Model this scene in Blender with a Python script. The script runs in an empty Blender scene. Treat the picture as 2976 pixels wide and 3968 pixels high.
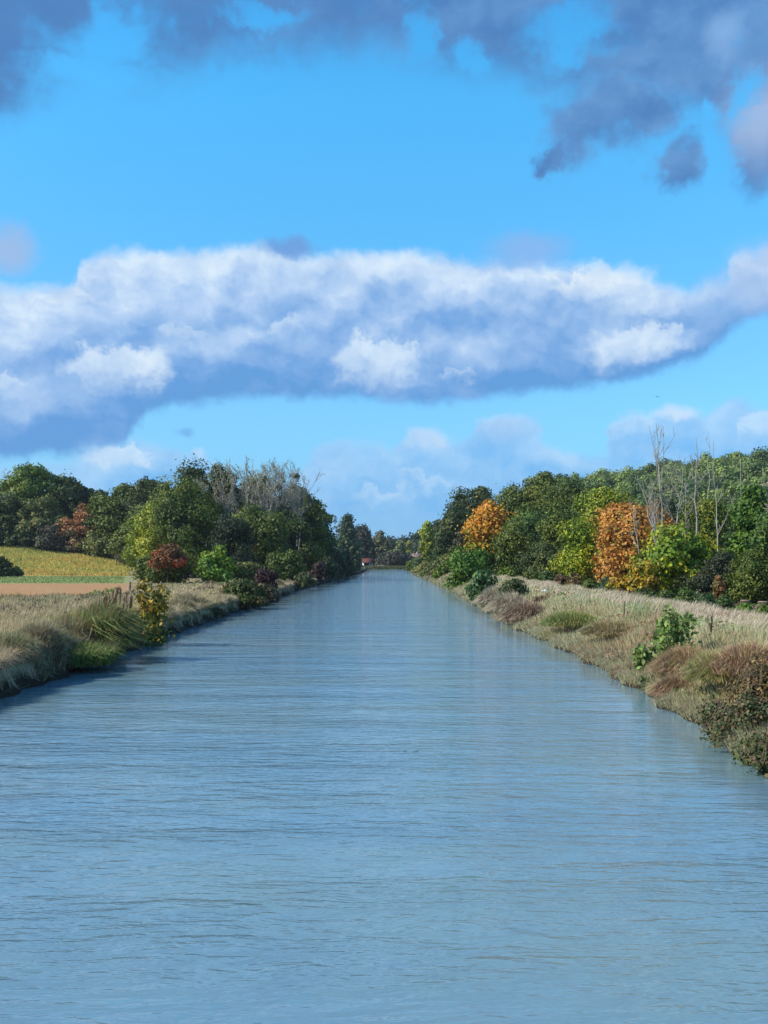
import bpy, math, random
import numpy as np
from mathutils import Vector
R = math.radians
scene = bpy.context.scene
COL = scene.collection
random.seed(7)

# ------------------------------------------------------------------ camera
F = 4000.0; VX, VY = 1540.0, 2171.0          # focal length and vanishing point, photograph pixels
CAMH = 5.0
cam_d = bpy.data.cameras.new('camera')
cam = bpy.data.objects.new('camera', cam_d); COL.objects.link(cam)
cam.location = (0, 0, CAMH); cam.rotation_euler = (R(90), 0, 0)
cam_d.sensor_fit = 'VERTICAL'; cam_d.sensor_height = 36; cam_d.lens = F/3968*36
cam_d.shift_y = (VY-1984)/3968; cam_d.shift_x = -(VX-1488)/3968
cam_d.clip_end = 20000; cam_d.clip_start = .1
scene.camera = cam

# ------------------------------------------------------------------ light
SUN_EL = 37.0; SUN_AZ = -106.0                 # degrees; azimuth clockwise from +Y (view direction): from the left, slightly behind
sd = bpy.data.lights.new('sun', 'SUN'); sun = bpy.data.objects.new('sun', sd); COL.objects.link(sun)
sd.energy = 4.3; sd.angle = R(.5); sd.color = (1, .945, .85)
dirv = Vector((math.sin(R(SUN_AZ))*math.cos(R(SUN_EL)), math.cos(R(SUN_AZ))*math.cos(R(SUN_EL)), math.sin(R(SUN_EL))))
sun.rotation_euler = dirv.to_track_quat('Z', 'Y').to_euler()
sun.location = (-40, -20, 60)
scene.view_settings.view_transform = 'Standard'; scene.view_settings.look = 'None'
EXPO = .3; scene.view_settings.exposure = EXPO; scene.view_settings.gamma = 1
scene.render.engine = 'CYCLES'
scene.cycles.max_bounces = 6; scene.cycles.diffuse_bounces = 2; scene.cycles.glossy_bounces = 2
scene.cycles.transmission_bounces = 2; scene.cycles.volume_bounces = 0

def lin(r, g, b):
    f = lambda c: (c/255/12.92) if c/255 <= .04045 else ((c/255+.055)/1.055)**2.4
    k = 2**-EXPO                                  # a colour as the finished picture shows it
    return (f(r)*k, f(g)*k, f(b)*k, 1)

# ------------------------------------------------------------------ node helpers
class NT:
    def __init__(s, tree): s.t = tree; s.n = tree.nodes; s.l = tree.links
    def node(s, typ, **kw):
        n = s.n.new(typ)
        for k, v in kw.items(): setattr(n, k, v)
        return n
    def inp(s, sock, v):
        if v is None: return
        if hasattr(v, 'is_output') or isinstance(v, bpy.types.NodeSocket): s.l.new(v, sock)
        else: sock.default_value = v
    def math(s, op, a, b=None, c=None, clamp=False):
        n = s.node('ShaderNodeMath', operation=op); n.use_clamp = clamp
        s.inp(n.inputs[0], a); s.inp(n.inputs[1], b)
        if c is not None: s.inp(n.inputs[2], c)
        return n.outputs[0]
    def vec(s, op, a, b=None, scale=None):
        n = s.node('ShaderNodeVectorMath', operation=op)
        s.inp(n.inputs[0], a); s.inp(n.inputs[1], b)
        if scale is not None: s.inp(n.inputs['Scale'], scale)
        return n.outputs['Value'] if op in ('LENGTH', 'DOT_PRODUCT') else n.outputs[0]
    def mapr(s, v, a, b, c=0., d=1., smooth=True):
        n = s.node('ShaderNodeMapRange'); n.interpolation_type = 'SMOOTHSTEP' if smooth else 'LINEAR'
        s.inp(n.inputs[0], v)
        for i, x in enumerate((a, b, c, d)): s.inp(n.inputs[i+1], x)
        return n.outputs[0]
    def noise(s, v, scale, detail=4, rough=.5, dist=0.):
        n = s.node('ShaderNodeTexNoise'); s.inp(n.inputs['Vector'], v)
        n.inputs['Scale'].default_value = scale; n.inputs['Detail'].default_value = detail
        n.inputs['Roughness'].default_value = rough; n.inputs['Distortion'].default_value = dist
        return n.outputs
    def mix(s, f, a, b):
        n = s.node('ShaderNodeMix', data_type='RGBA'); n.clamp_factor = True
        s.inp(n.inputs[0], f); s.inp(n.inputs[6], a); s.inp(n.inputs[7], b)
        return n.outputs[2]
    def curve(s, v, pts):
        n = s.node('ShaderNodeFloatCurve'); c = n.mapping; c.use_clip = False
        cu = c.curves[0]
        pts = sorted(pts)
        cu.points[0].location = pts[0]; cu.points[1].location = pts[-1]
        for p in pts[1:-1]: cu.points.new(*p)
        for p in cu.points: p.handle_type = 'AUTO_CLAMPED'
        c.update(); s.inp(n.inputs['Value'], v); return n.outputs[0]
    def ramp(s, v, stops, interp='LINEAR'):
        n = s.node('ShaderNodeValToRGB'); e = n.color_ramp.elements; n.color_ramp.interpolation = interp
        while len(e) > 1: e.remove(e[-1])
        e[0].position = stops[0][0]; e[0].color = stops[0][1]
        for p, c in stops[1:]: x = e.new(p); x.color = c
        s.inp(n.inputs[0], v); return n.outputs[0]

# ------------------------------------------------------------------ sky and clouds, laid out by compass direction and height
world = bpy.data.worlds.new('World'); scene.world = world; world.use_nodes = True
W = NT(world.node_tree); world.node_tree.nodes.clear()
# directions of cloud outlines are written in a 1659-px-wide reading of the photograph
def AE(x, y):
    u = (x*1.7938-VX)/F; v = (VY-y*1.7938)/F
    az = math.atan(u); return az, math.atan(v*math.cos(az))
tc = W.node('ShaderNodeTexCoord'); sep = W.node('ShaderNodeSeparateXYZ'); W.l.new(tc.outputs['Generated'], sep.inputs[0])
az = W.math('ARCTAN2', sep.outputs[0], sep.outputs[1])
el = W.math('ARCSINE', sep.outputs[2])
cmb = W.node('ShaderNodeCombineXYZ'); W.l.new(az, cmb.inputs[0]); W.l.new(el, cmb.inputs[1]); P0 = cmb.outputs[0]
wn1 = W.noise(P0, 9, 6, .6)[1]; wn2 = W.noise(P0, 45, 5, .6)[1]
def warp(p, n, amp): return W.vec('ADD', p, W.vec('MULTIPLY', W.vec('SUBTRACT', n, (.5, .5, .5)), (amp, amp, 0)))
P1 = warp(warp(P0, wn1, .03), wn2, .02)
P2 = warp(warp(P0, wn1, .10), wn2, .045)
s1 = W.node('ShaderNodeSeparateXYZ'); W.l.new(P1, s1.inputs[0]); a1, e1 = s1.outputs[0], s1.outputs[1]
s2 = W.node('ShaderNodeSeparateXYZ'); W.l.new(P2, s2.inputs[0]); a2, e2 = s2.outputs[0], s2.outputs[1]
def az01(a): return W.math('MULTIPLY_ADD', a, 1/.9, .5, clamp=True)
def outline(a, pts):
    q = [((AE(x, y)[0]+.45)/.9, AE(x, y)[1]) for x, y in pts]
    return W.curve(az01(a), q)
n_mid = W.noise(W.vec('MULTIPLY', P1, (1, 1.5, 1)), 7, 5, .55)[0]
n_fine = W.noise(W.vec('MULTIPLY', P1, (1, 1.4, 1)), 24, 5, .6)[0]
# relief: density here against density a little higher (light comes from above)
up = W.vec('ADD', P1, (0.012, -.016, 0))
n_up = W.noise(W.vec('MULTIPLY', up, (1, 1.4, 1)), 13, 5, .55)[0]
n_hr = W.noise(W.vec('MULTIPLY', P1, (1, 1.4, 1)), 13, 5, .55)[0]
relief = W.math('SUBTRACT', n_up, n_hr)

nish = W.node('ShaderNodeTexSky'); nish.sky_type = 'NISHITA'; nish.sun_disc = False
nish.sun_elevation = R(SUN_EL); nish.sun_rotation = R(SUN_AZ); nish.altitude = 100
nish.air_density = 1.0; nish.dust_density = .3; nish.ozone_density = 2.0
tint = W.node('ShaderNodeMix', data_type='RGBA', blend_type='MULTIPLY'); tint.inputs[0].default_value = 1
W.l.new(nish.outputs[0], tint.inputs[6])
tcol = W.ramp(W.mapr(el, 0, .62, smooth=False), [(0, (.55, .95, 1.3, 1)), (.3, (.68, 1.32, 1.6, 1)), (.68, (.58, 1.98, 2.3, 1)), (1, (.36, 1.75, 2.4, 1))])
W.l.new(tcol, tint.inputs[7])
BG = .1
blue = W.vec('SCALE', tint.outputs[2], scale=BG)
fog = W.mapr(el, -.02, .16, 1, 0)
clear = W.mix(W.math('MULTIPLY', fog, .8), blue, lin(118, 184, 246))

def ell(p, x, y, rx, ry, lo=.4, hi=1.25):
    c = AE(x, y); k = 1.7938/F
    d = W.vec('LENGTH', W.vec('MULTIPLY', W.vec('SUBTRACT', p, (c[0], c[1], 0)), (1/(rx*k), 1/(ry*k), 0)))
    return W.mapr(d, hi, lo, 0, 1)
# high broken grey cloud at the top
top_e = outline(a1, [(-150,300),(0,285),(60,245),(130,210),(200,195),(300,205),(370,190),(430,145),(560,120),(700,130),(850,145),(930,165),(1000,178),(1100,188),(1200,200),(1300,225),(1400,235),(1500,250),(1580,290),(1659,330),(1800,380)])
d_top = W.math('SUBTRACT', W.math('MULTIPLY_ADD', W.math('SUBTRACT', e2, e1), .45, e1), top_e)
a_top = W.mapr(d_top, -.015, .035)
blob = None
for b_ in [(1285,250,105,95),(1215,325,60,30),(1350,215,120,70),(1445,345,62,62),(1640,300,100,105)]:
    q_ = ell(P2, *b_, lo=.35, hi=1.2); a_top = W.math('MAXIMUM', a_top, q_); blob = q_ if blob is None else W.math('MAXIMUM', blob, q_)
n_hole = W.noise(W.vec('MULTIPLY', P0, (1, 1.3, 1)), 8.5, 6, .6)[0]
hole = None
for h in [(235,90,140,75),(215,165,170,50),(560,170,60,60),(905,110,40,60),(1230,55,110,60),(1600,170,50,70),(560,20,90,30),(1490,215,55,35),(1010,130,40,50),(1560,330,60,60)]:
    e_ = ell(P2, *h, lo=.0, hi=1.65)
    hole = e_ if hole is None else W.math('MAXIMUM', hole, e_)
dens_top = W.math('SUBTRACT', W.math('MULTIPLY_ADD', n_hole, 1.5, .3), W.math('MULTIPLY', hole, .72))
dens_top = W.math('MULTIPLY', W.mapr(W.math('MULTIPLY_ADD', blob, .35, dens_top), .34, .98), a_top)
fade_high = W.mapr(el, .62, .95, 1, .35)
dens_top = W.math('MULTIPLY', dens_top, fade_high)
top_sh = W.mapr(W.math('ADD', W.math('MULTIPLY', n_mid, .9), W.math('MULTIPLY', relief, 1.0)), .22, .8)
top_sh = W.math('MULTIPLY', top_sh, W.mapr(a1, -.37, .3, .15, 1.0))
c_top = W.mix(top_sh, lin(80, 130, 190), lin(112, 160, 214))
br = ell(P1, 1640, 250, 110, 100, .0, 1.3)
c_top = W.mix(W.math('MULTIPLY', br, .75), c_top, lin(178, 200, 235))
br = ell(P1, 1560, 70, 50, 45, .0, 1.3)
c_top = W.mix(W.math('MULTIPLY', br, .5), c_top, lin(150, 190, 240))
sky = W.mix(W.math('MULTIPLY', dens_top, .97), clear, c_top)

PP = warp(warp(P0, wn1, .05), wn2, .055)
def puff(c_in, x, y, rx, ry, amt=1., white=(222, 240, 255)):
    c = AE(x, y); k = 1.7938/F
    q = W.vec('MULTIPLY', W.vec('SUBTRACT', PP, (c[0], c[1], 0)), (1/(rx*k), 1/(ry*k), 0))
    d = W.vec('LENGTH', q)
    s_ = W.node('ShaderNodeSeparateXYZ'); W.l.new(q, s_.inputs[0])
    soft = W.mapr(s_.outputs[1], -.95, .6, 0, 1)       # crisp above, dissolving downwards
    m = W.math('MULTIPLY', W.mapr(d, 1.2, .75, 0, 1), soft)
    tone = W.math('ADD', W.math('MULTIPLY', relief, 1.8), W.math('MULTIPLY_ADD', n_fine, .9, .3), clamp=True)
    return W.mix(W.math('MULTIPLY', m, amt), c_in, W.mix(tone, lin(160, 196, 240), lin(*white)))
# low cloud along the horizon
lo_t = outline(a1, [(-150,985),(0,988),(150,985),(250,950),(330,945),(400,975),(430,955),(480,1005),(560,1040),(640,1030),(680,975),(780,950),(850,965),(880,930),(940,930),(1000,950),(1040,900),(1100,890),(1150,915),(1170,950),(1220,965),(1300,975),(1318,905),(1345,880),(1440,885),(1475,872),(1520,895),(1580,860),(1659,880),(1800,850)])
d_lo = W.math('SUBTRACT', lo_t, e1)
m_lo = W.math('MULTIPLY', W.mapr(d_lo, -.002, .012), W.mapr(el, .005, .06))
m_lo = W.math('MULTIPLY', m_lo, W.mapr(n_mid, .25, .5, .55, 1))
lo_s = W.math('ADD', W.mapr(d_lo, .0, .05, .7, .25), W.math('MULTIPLY', relief, 2.0))
lo_s = W.math('ADD', lo_s, W.math('MULTIPLY_ADD', n_fine, .9, -.45))
c_lo = W.mix(lo_s, lin(116, 182, 242), lin(182, 218, 252))
for p in [(930,948,52,30,.8),(1095,918,62,34,.7),(1465,892,62,30,.9,(235,248,255)),(1360,910,50,40,.5),(245,985,75,22,.9),(430,975,30,25,.5),(820,1065,70,25,.5),(910,1040,50,22,.4),(1650,930,40,40,.6)]:
    c_lo = puff(c_lo, *p)
sky = W.mix(W.math('MULTIPLY', m_lo, .8), sky, c_lo)

# the long main bank of cloud
mt = outline(a1, [(-150,590),(0,608),(100,605),(160,598),(172,560),(200,540),(300,527),(400,540),(480,530),(540,522),(620,535),(690,545),(800,548),(900,542),(1000,555),(1055,560),(1130,556),(1200,556),(1290,560),(1400,588),(1460,618),(1560,612),(1585,570),(1659,535),(1800,520)])
mb = outline(a1, [(-150,980),(0,985),(150,988),(240,978),(290,935),(350,897),(450,880),(600,872),(750,868),(900,876),(1050,865),(1200,850),(1300,832),(1400,822),(1475,800),(1530,760),(1580,722),(1659,700),(1800,695)])
dt = W.math('SUBTRACT', mt, e1); db = W.math('SUBTRACT', e1, mb)
m_main = W.math('MULTIPLY', W.mapr(dt, -.005, .012), W.mapr(db, -.004, .011))
rel_h = W.math('DIVIDE', db, W.math('MAXIMUM', W.math('ADD', dt, db), .01))
rows_ = W.curve(rel_h, [(0, .0), (.12, .10), (.3, .42), (.42, .56), (.55, .44), (.68, .58), (.85, .74), (1, .86)])
n_row = W.noise(W.vec('MULTIPLY', P1, (1, 2.2, 1)), 4.2, 3, .5)[0]
sh = W.math('ADD', W.math('ADD', rows_, W.math('MULTIPLY_ADD', n_row, 1.1, -.55)), W.math('MULTIPLY', relief, 1.6))
sh = W.math('ADD', sh, W.math('MULTIPLY_ADD', n_mid, .8, -.4))
c_main = W.ramp(sh, [(0, lin(100, 160, 222)), (.25, lin(124, 172, 229)), (.5, lin(154, 192, 238)), (.75, lin(184, 212, 247)), (1, lin(218, 238, 255))])
for p in [(330,575,165,48,.7),(540,572,160,50,.8),(850,600,190,55,.65),(1300,600,95,38,1.,(240,250,255)),(1370,640,110,45,.55),(85,622,115,22,1.,(236,248,255)),
          (265,812,112,55,.9,(226,242,255)),(810,795,95,58,.9,(222,240,255)),(860,765,32,34,.8),(1370,745,100,55,.75),(1420,730,45,32,.6),
          (395,722,45,24,.5),(615,700,30,25,.4),(985,805,45,18,.4),(15,815,40,20,.6)]:
    c_main = puff(c_main, *p)
sky = W.mix(m_main, sky, c_main)
# small separate clouds
for (x, y, rx, ry, col, am) in [(1140,535,110,48,(142,184,238),.75),(1560,650,110,60,(150,192,240),.6),(628,533,75,28,(112,160,222),.9),(15,535,70,55,(160,190,232),.9),(1100,930,70,40,(170,205,245),.5),(930,952,60,30,(200,225,250),.6),(1460,893,50,22,(205,228,252),.7),(230,990,80,20,(200,225,250),.6),(400,930,25,14,(105,165,228),.6),(1640,610,80,85,(178,204,240),.55)]:
    sky = W.mix(W.math('MULTIPLY', ell(P1, x, y, rx, ry, .25, 1.15), am), sky, lin(*col))
# unlit lower half
sky = W.mix(W.mapr(el, -.10, -.01, 1, 0), sky, lin(100, 120, 130))
bgn = W.node('ShaderNodeBackground'); W.l.new(W.vec('SCALE', sky, scale=1/BG), bgn.inputs[0]); bgn.inputs[1].default_value = BG
wo = W.node('ShaderNodeOutputWorld'); W.l.new(bgn.outputs[0], wo.inputs[0])
world.cycles.sampling_method = 'MANUAL'; world.cycles.sample_map_resolution = 256

# ------------------------------------------------------------------ object helpers
def tag(o, label=None, cat=None, group=None, kind=None):
    if label: o['label'] = label
    if cat: o['category'] = cat
    if group: o['group'] = group
    if kind: o['kind'] = kind
    return o
def link(name, me, mat=None, parent=None):
    o = bpy.data.objects.new(name, me); COL.objects.link(o)
    if mat: me.materials.append(mat)
    if parent: o.parent = parent
    return o
def empty(name, loc):
    o = bpy.data.objects.new(name, None); COL.objects.link(o); o.location = loc; o.empty_display_size = .5; return o
def fast_mesh(name, V, quads=None, tris=None, smooth=False):
    me = bpy.data.meshes.new(name)
    V = np.ascontiguousarray(V, dtype=np.float32)
    nq = 0 if quads is None else len(quads); nt = 0 if tris is None else len(tris)
    me.vertices.add(len(V)); me.vertices.foreach_set('co', V.ravel())
    L = []; st = []; k = 0
    if nq: L.append(np.asarray(quads).ravel()); st.append(np.arange(nq)*4); k = nq*4
    if nt: L.append(np.asarray(tris).ravel()); st.append(k+np.arange(nt)*3)
    L = np.concatenate(L).astype(np.int32); st = np.concatenate(st).astype(np.int32)
    me.loops.add(len(L)); me.loops.foreach_set('vertex_index', L)
    me.polygons.add(nq+nt); me.polygons.foreach_set('loop_start', st)
    if smooth: me.polygons.foreach_set('use_smooth', np.ones(nq+nt, dtype=bool))
    me.update(calc_edges=True); return me

# ------------------------------------------------------------------ materials
def mat_base(name):
    m = bpy.data.materials.new(name); m.use_nodes = True; m.node_tree.nodes.clear(); return m, NT(m.node_tree)
def finish(T, color, rough=.8, spec=.2, bump=None, trans=0.):
    b = T.node('ShaderNodeBsdfPrincipled'); T.inp(b.inputs['Base Color'], color); b.inputs['Roughness'].default_value = rough
    b.inputs['Specular IOR Level'].default_value = spec
    if bump is not None: T.l.new(bump, b.inputs['Normal'])
    o = T.node('ShaderNodeOutputMaterial'); out = b.outputs[0]
    if trans:
        t = T.node('ShaderNodeBsdfTranslucent'); T.inp(t.inputs[0], color); mx = T.node('ShaderNodeMixShader'); mx.inputs[0].default_value = trans
        T.l.new(b.outputs[0], mx.inputs[1]); T.l.new(t.outputs[0], mx.inputs[2]); out = mx.outputs[0]
    T.l.new(out, o.inputs[0]); return b
LM = {}
def leaf_mat(cols, nscale=.25, sharp=.12, trans=.22, seed=0., zgrad=None):
    """leaf colours: patches (noise in metres) of up to three hues, each leaf slightly its own"""
    key = (tuple(cols), nscale, sharp, trans, seed, zgrad)
    if key in LM: return LM[key]
    m, T = mat_base('foliage'); g = T.node('ShaderNodeNewGeometry')
    pos = T.vec('ADD', g.outputs['Position'], (seed*13.1, seed*7.7, seed*3.3))
    n = T.noise(pos, nscale, 3, .6)[0]
    rnd = g.outputs['Random Per Island']
    v = T.math('ADD', n, T.math('MULTIPLY_ADD', rnd, sharp*2, -sharp))
    if zgrad:
        s_ = T.node('ShaderNodeSeparateXYZ'); T.l.new(g.outputs['Position'], s_.inputs[0])
        v = T.math('ADD', v, T.mapr(s_.outputs[2], zgrad[0], zgrad[1], -.2, .2))
    if len(cols) == 1: c = (*cols[0], 1)
    else:
        st = [(.34+.32*i/(len(cols)-1), (*q, 1)) for i, q in enumerate(cols)]
        c = T.ramp(v, st)
    hsv = T.node('ShaderNodeHueSaturation'); T.l.new(c, hsv.inputs['Color']) if not isinstance(c, tuple) else T.inp(hsv.inputs['Color'], c)
    T.l.new(T.math('MULTIPLY_ADD', T.math('FRACT', T.math('MULTIPLY', rnd, 7.13)), .75, .65), hsv.inputs['Value'])
    T.l.new(T.math('MULTIPLY_ADD', T.math('FRACT', T.math('MULTIPLY', rnd, 3.71)), .04, .48), hsv.inputs['Hue'])
    finish(T, hsv.outputs[0], .55, .3, trans=trans)
    LM[key] = m; return m
def plain_mat(name, c1, c2, scale=6., rough=.8, stretch=(1, 1, 1), bump=0.):
    m, T = mat_base(name); tcn = T.node('ShaderNodeTexCoord')
    v = T.vec('MULTIPLY', tcn.outputs['Object'], stretch)
    n = T.noise(v, scale, 5, .6)[0]; c = T.mix(T.mapr(n, .35, .65), (*c1, 1), (*c2, 1))
    bn = None
    if bump:
        b = T.node('ShaderNodeBump'); b.inputs['Distance'].default_value = bump; T.l.new(n, b.inputs['Height']); bn = b.outputs[0]
    finish(T, c, rough, .2, bn); return m
M_bark = plain_mat('bark', (.06, .045, .03), (.13, .105, .08), 3, stretch=(3, 3, .6), bump=.03)
M_pale = plain_mat('pale_bark', (.24, .22, .185), (.40, .37, .32), 2, stretch=(3, 3, .5), bump=.02)
M_greybark = plain_mat('grey_bark', (.30, .27, .21), (.48, .43, .35), 2, stretch=(3, 3, .5))
M_wood = plain_mat('weathered_wood', (.12, .08, .05), (.22, .17, .12), 8, stretch=(2, 2, .4), bump=.01)
# greens and autumn colours (base colours)
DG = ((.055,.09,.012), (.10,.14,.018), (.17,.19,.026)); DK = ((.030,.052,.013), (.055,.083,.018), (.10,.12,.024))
MG = ((.075,.13,.016), (.13,.20,.022), (.20,.25,.03)); OL = ((.12,.14,.035), (.19,.205,.05), (.27,.25,.075))
YG = ((.09,.14,.012), (.22,.27,.015), (.38,.37,.02)); BG_ = ((.07,.15,.015), (.13,.24,.02), (.24,.32,.025))
GY = ((.46,.42,.02), (.26,.34,.015), (.10,.16,.015)); OR = ((.50,.22,.03), (.42,.15,.03), (.20,.13,.02))
OG = ((.10,.16,.015), (.46,.33,.025), (.62,.27,.025)); BR = ((.10,.06,.03), (.16,.09,.04), (.08,.09,.03))
RD = ((.30,.06,.03), (.16,.06,.03), (.06,.07,.03)); PU = ((.035,.015,.018), (.06,.02,.025), (.07,.045,.03))
BL = ((.03,.06,.03), (.05,.08,.045), (.06,.10,.06)); WL = ((.13,.17,.055), (.2,.24,.08), (.26,.29,.1))
PN = ((.13,.19,.045), (.21,.28,.065), (.30,.37,.09)); GR = ((.14,.14,.08), (.20,.19,.13), (.12,.13,.07))

# ------------------------------------------------------------------ terrain
LE = np.array([(-80,-14.2),(10,-14.2),(38,-14.3),(47,-14.3),(64,-15.1),(96,-15.5),(124,-15.7),(171,-16.8),(204,-16.4),(282,-15.3),(385,-14.4),(470,-15.),(560,-17)])
RE = np.array([(-80,9.6),(10,9.4),(23,9.0),(31,9.3),(41,9.5),(50,9.6),(65,9.4),(76,8.8),(92,8.9),(115,8.9),(151,9.1),(200,8.7),(260,7.8),(330,6.6),(385,5.9),(470,5.9),(560,6.5)])
def edgeL(Y): return np.interp(Y, LE[:, 0], LE[:, 1]) + .22*np.sin(Y*.9)*np.clip(Y/80, .5, 2) + .15*np.sin(Y*2.3+1)
def edgeR(Y): return np.interp(Y, RE[:, 0], RE[:, 1]) + .20*np.sin(Y*.8+2) + .15*np.sin(Y*2.1)
def ss(x, a, b): t = np.clip((x-a)/(b-a), 0, 1); return t*t*(3-2*t)
def lump(X, Y): return .5*np.sin(X*.31+1.3*np.sin(Y*.11))*np.sin(Y*.23+X*.17) + .5*np.sin(X*.9+Y*.4)*np.sin(Y*.7-X*.3)
Y_END = 560.
def ground(X, Y):
    X = np.asarray(X, float); Y = np.asarray(Y, float)
    sl = edgeL(Y)-X; sr = X-edgeR(Y)
    zl = -1.6+1.62*ss(sl, -1.6, .0)+.98*ss(sl, .0, .55)+.12*ss(sl, 1, 5)-.2*ss(sl, 12, 24)
    zl = zl+.10*lump(X*2, Y)*ss(sl, .8, 2)*(1-ss(sl, 18, 30))
    # left field climbs away to the left
    amt = .175*np.clip((-X-52)/62, 0, 1)*(1-.7*ss(-X, 160, 400))
    zl = zl+np.minimum(np.clip(Y-262, 0, 46), 46)*amt
    h = 2.0*(1-.45*ss(Y, 230, 380))
    zr = -1.6+1.8*ss(sr, -1.6, .1)+(h-.25)*ss(sr, -.1, 4.6)*1.0
    zr = zr-(h-1.0)*ss(sr, 7.5, 14)
    zr = zr+.16*lump(X*1.5, Y)*ss(sr, .8, 2)*(1-ss(sr, 14, 24))
    hill = (37*ss(X, 28, 95)+15*ss(X, 90, 210))*np.clip((Y-235)/365, 0, 1)**1.15
    hill = hill*(1-.75*ss(Y, 640, 1100))
    zr = zr+hill
    z = np.where(X < .5*(edgeL(Y)+edgeR(Y)), zl, zr)
    # the canal turns right behind the right bank; bank across its end
    end = ss(Y, Y_END, Y_END+2.2)
    zend = 1.0+.2*lump(X, Y)+hill*(X > 0)+np.clip(Y-262, 0, 46)*amt
    z = np.where(Y > Y_END-.01, z*(1-end)+np.maximum(zend, 0)*end, z)
    br = ss(Y, Y_END-32, Y_END-29)*(1-end)*(X > edgeR(Y)-1)*(1-ss(X, 120, 124))
    z = z*(1-br)-1.6*br
    # the far country rolls up a little
    z = z+9*ss(Y, 720, 1300)
    return z
yy = np.concatenate([np.arange(-80, 14, 6), np.arange(14, 70, .5), np.arange(70, 160, 1.2), np.arange(160, 400, 3), np.arange(400, 524, 6), np.arange(524, 570, 1.), np.arange(570, 900, 12), np.arange(900, 4200, 150)])
sL = np.concatenate([[2600, 1400, 800, 500], np.arange(400, 60, -10), np.arange(60, 26, -2), np.arange(26, 3, -.8), np.arange(3, -1.8, -.2)])
sR = np.concatenate([np.arange(-1.8, 6, .22), np.arange(6, 18, .6), np.arange(18, 60, 2.5), np.arange(60, 400, 9), [450, 600, 900, 1500, 2600]])
rows = []
for y in yy:
    l, r = float(edgeL(y)), float(edgeR(y))
    xs = np.concatenate([l-sL, np.linspace(l+1.8, r-1.8, 6)[1:-1], r+sR]); rows.append(np.stack([xs, np.full_like(xs, y)], 1))
G = np.array(rows); Z = ground(G[..., 0], G[..., 1]); ny, nx = Z.shape
V = np.concatenate([G, Z[..., None]], 2).reshape(-1, 3)
i = np.arange(ny-1)[:, None]*nx+np.arange(nx-1)[None, :]
Q = np.stack([i, i+1, i+nx+1, i+nx], -1).reshape(-1, 4)
m, T = mat_base('ground'); g = T.node('ShaderNodeNewGeometry'); sp = T.node('ShaderNodeSeparateXYZ'); T.l.new(g.outputs['Position'], sp.inputs[0])
gx, gy, gz = sp.outputs
n1 = T.noise(g.outputs['Position'], .22, 5, .6)[0]; n2 = T.noise(g.outputs['Position'], 1.7, 5, .65)[0]
n3 = T.noise(T.vec('MULTIPLY', g.outputs['Position'], (.35, 1.6, 1)), .5, 5, .7)[0]
grass = T.ramp(T.math('ADD', T.math('MULTIPLY', n1, .6), T.math('MULTIPLY', n2, .4)), [(.3, (.14,.15,.06,1)), (.47, (.30,.28,.16,1)), (.6, (.42,.36,.25,1)), (.75, (.24,.2,.12,1))])
mud_shade = T.mix(n2, (.02,.016,.011,1), (.05,.04,.028,1))  # bank mud, darkened so the shade of the undercut face is in its colour
col = T.mix(T.mapr(T.math('ADD', gz, T.math('MULTIPLY', n2, .4)), .6, 1.0), mud_shade, grass)
soil = T.mix(T.mapr(n3, .3, .7), (.46,.22,.09,1), (.48,.31,.15,1))
green = T.mix(T.mapr(n3, .35, .65), (.22,.27,.08,1), (.33,.36,.15,1))
yellow = T.ramp(n3, [(.3, (.42,.25,.07,1)), (.5, (.52,.42,.09,1)), (.65, (.42,.42,.08,1))])
yedge = T.math('ADD', gy, T.math('MULTIPLY', T.math('SUBTRACT', n1, .5), 12))
fld = T.mix(T.mapr(yedge, 181.5, 182.5), soil, green)
fld = T.mix(T.mapr(yedge, 261, 263), fld, T.mix(.6, yellow, soil))
fld = T.mix(T.mapr(yedge, 266, 270), fld, yellow)
onfield = T.math('MULTIPLY', T.mapr(T.math('ADD', T.math('MULTIPLY_ADD', gy, .26, gx), T.math('MULTIPLY', n1, 10)), 8, 3, 0, 1),
                 T.math('MULTIPLY', T.mapr(yedge, 104, 112), T.mapr(gy, 309, 313, 1, 0)))
col = T.mix(onfield, col, fld)
leaf_litter = T.mix(n2, (.05,.055,.025,1), (.09,.075,.04,1))
wood = T.math('MAXIMUM', T.mapr(gx, 20, 24), T.math('MULTIPLY', T.mapr(gy, 311, 314), T.mapr(gx, -18, -20)))
bare = T.math('MULTIPLY', T.mapr(T.math('ABSOLUTE', T.math('SUBTRACT', gy, 84)), 12, 6), T.mapr(T.math('ABSOLUTE', T.math('SUBTRACT', gx, 30)), 5, 3))
col = T.mix(wood, col, leaf_litter); col = T.mix(bare, col, T.mix(n2, (.3,.17,.11,1), (.38,.27,.19,1)))
bp = T.node('ShaderNodeBump'); bp.inputs['Distance'].default_value = .25; T.l.new(n2, bp.inputs['Height'])
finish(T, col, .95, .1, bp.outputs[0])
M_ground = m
gr = link('ground', fast_mesh('ground', V, Q, smooth=True), M_ground); tag(gr, kind='structure')

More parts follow.
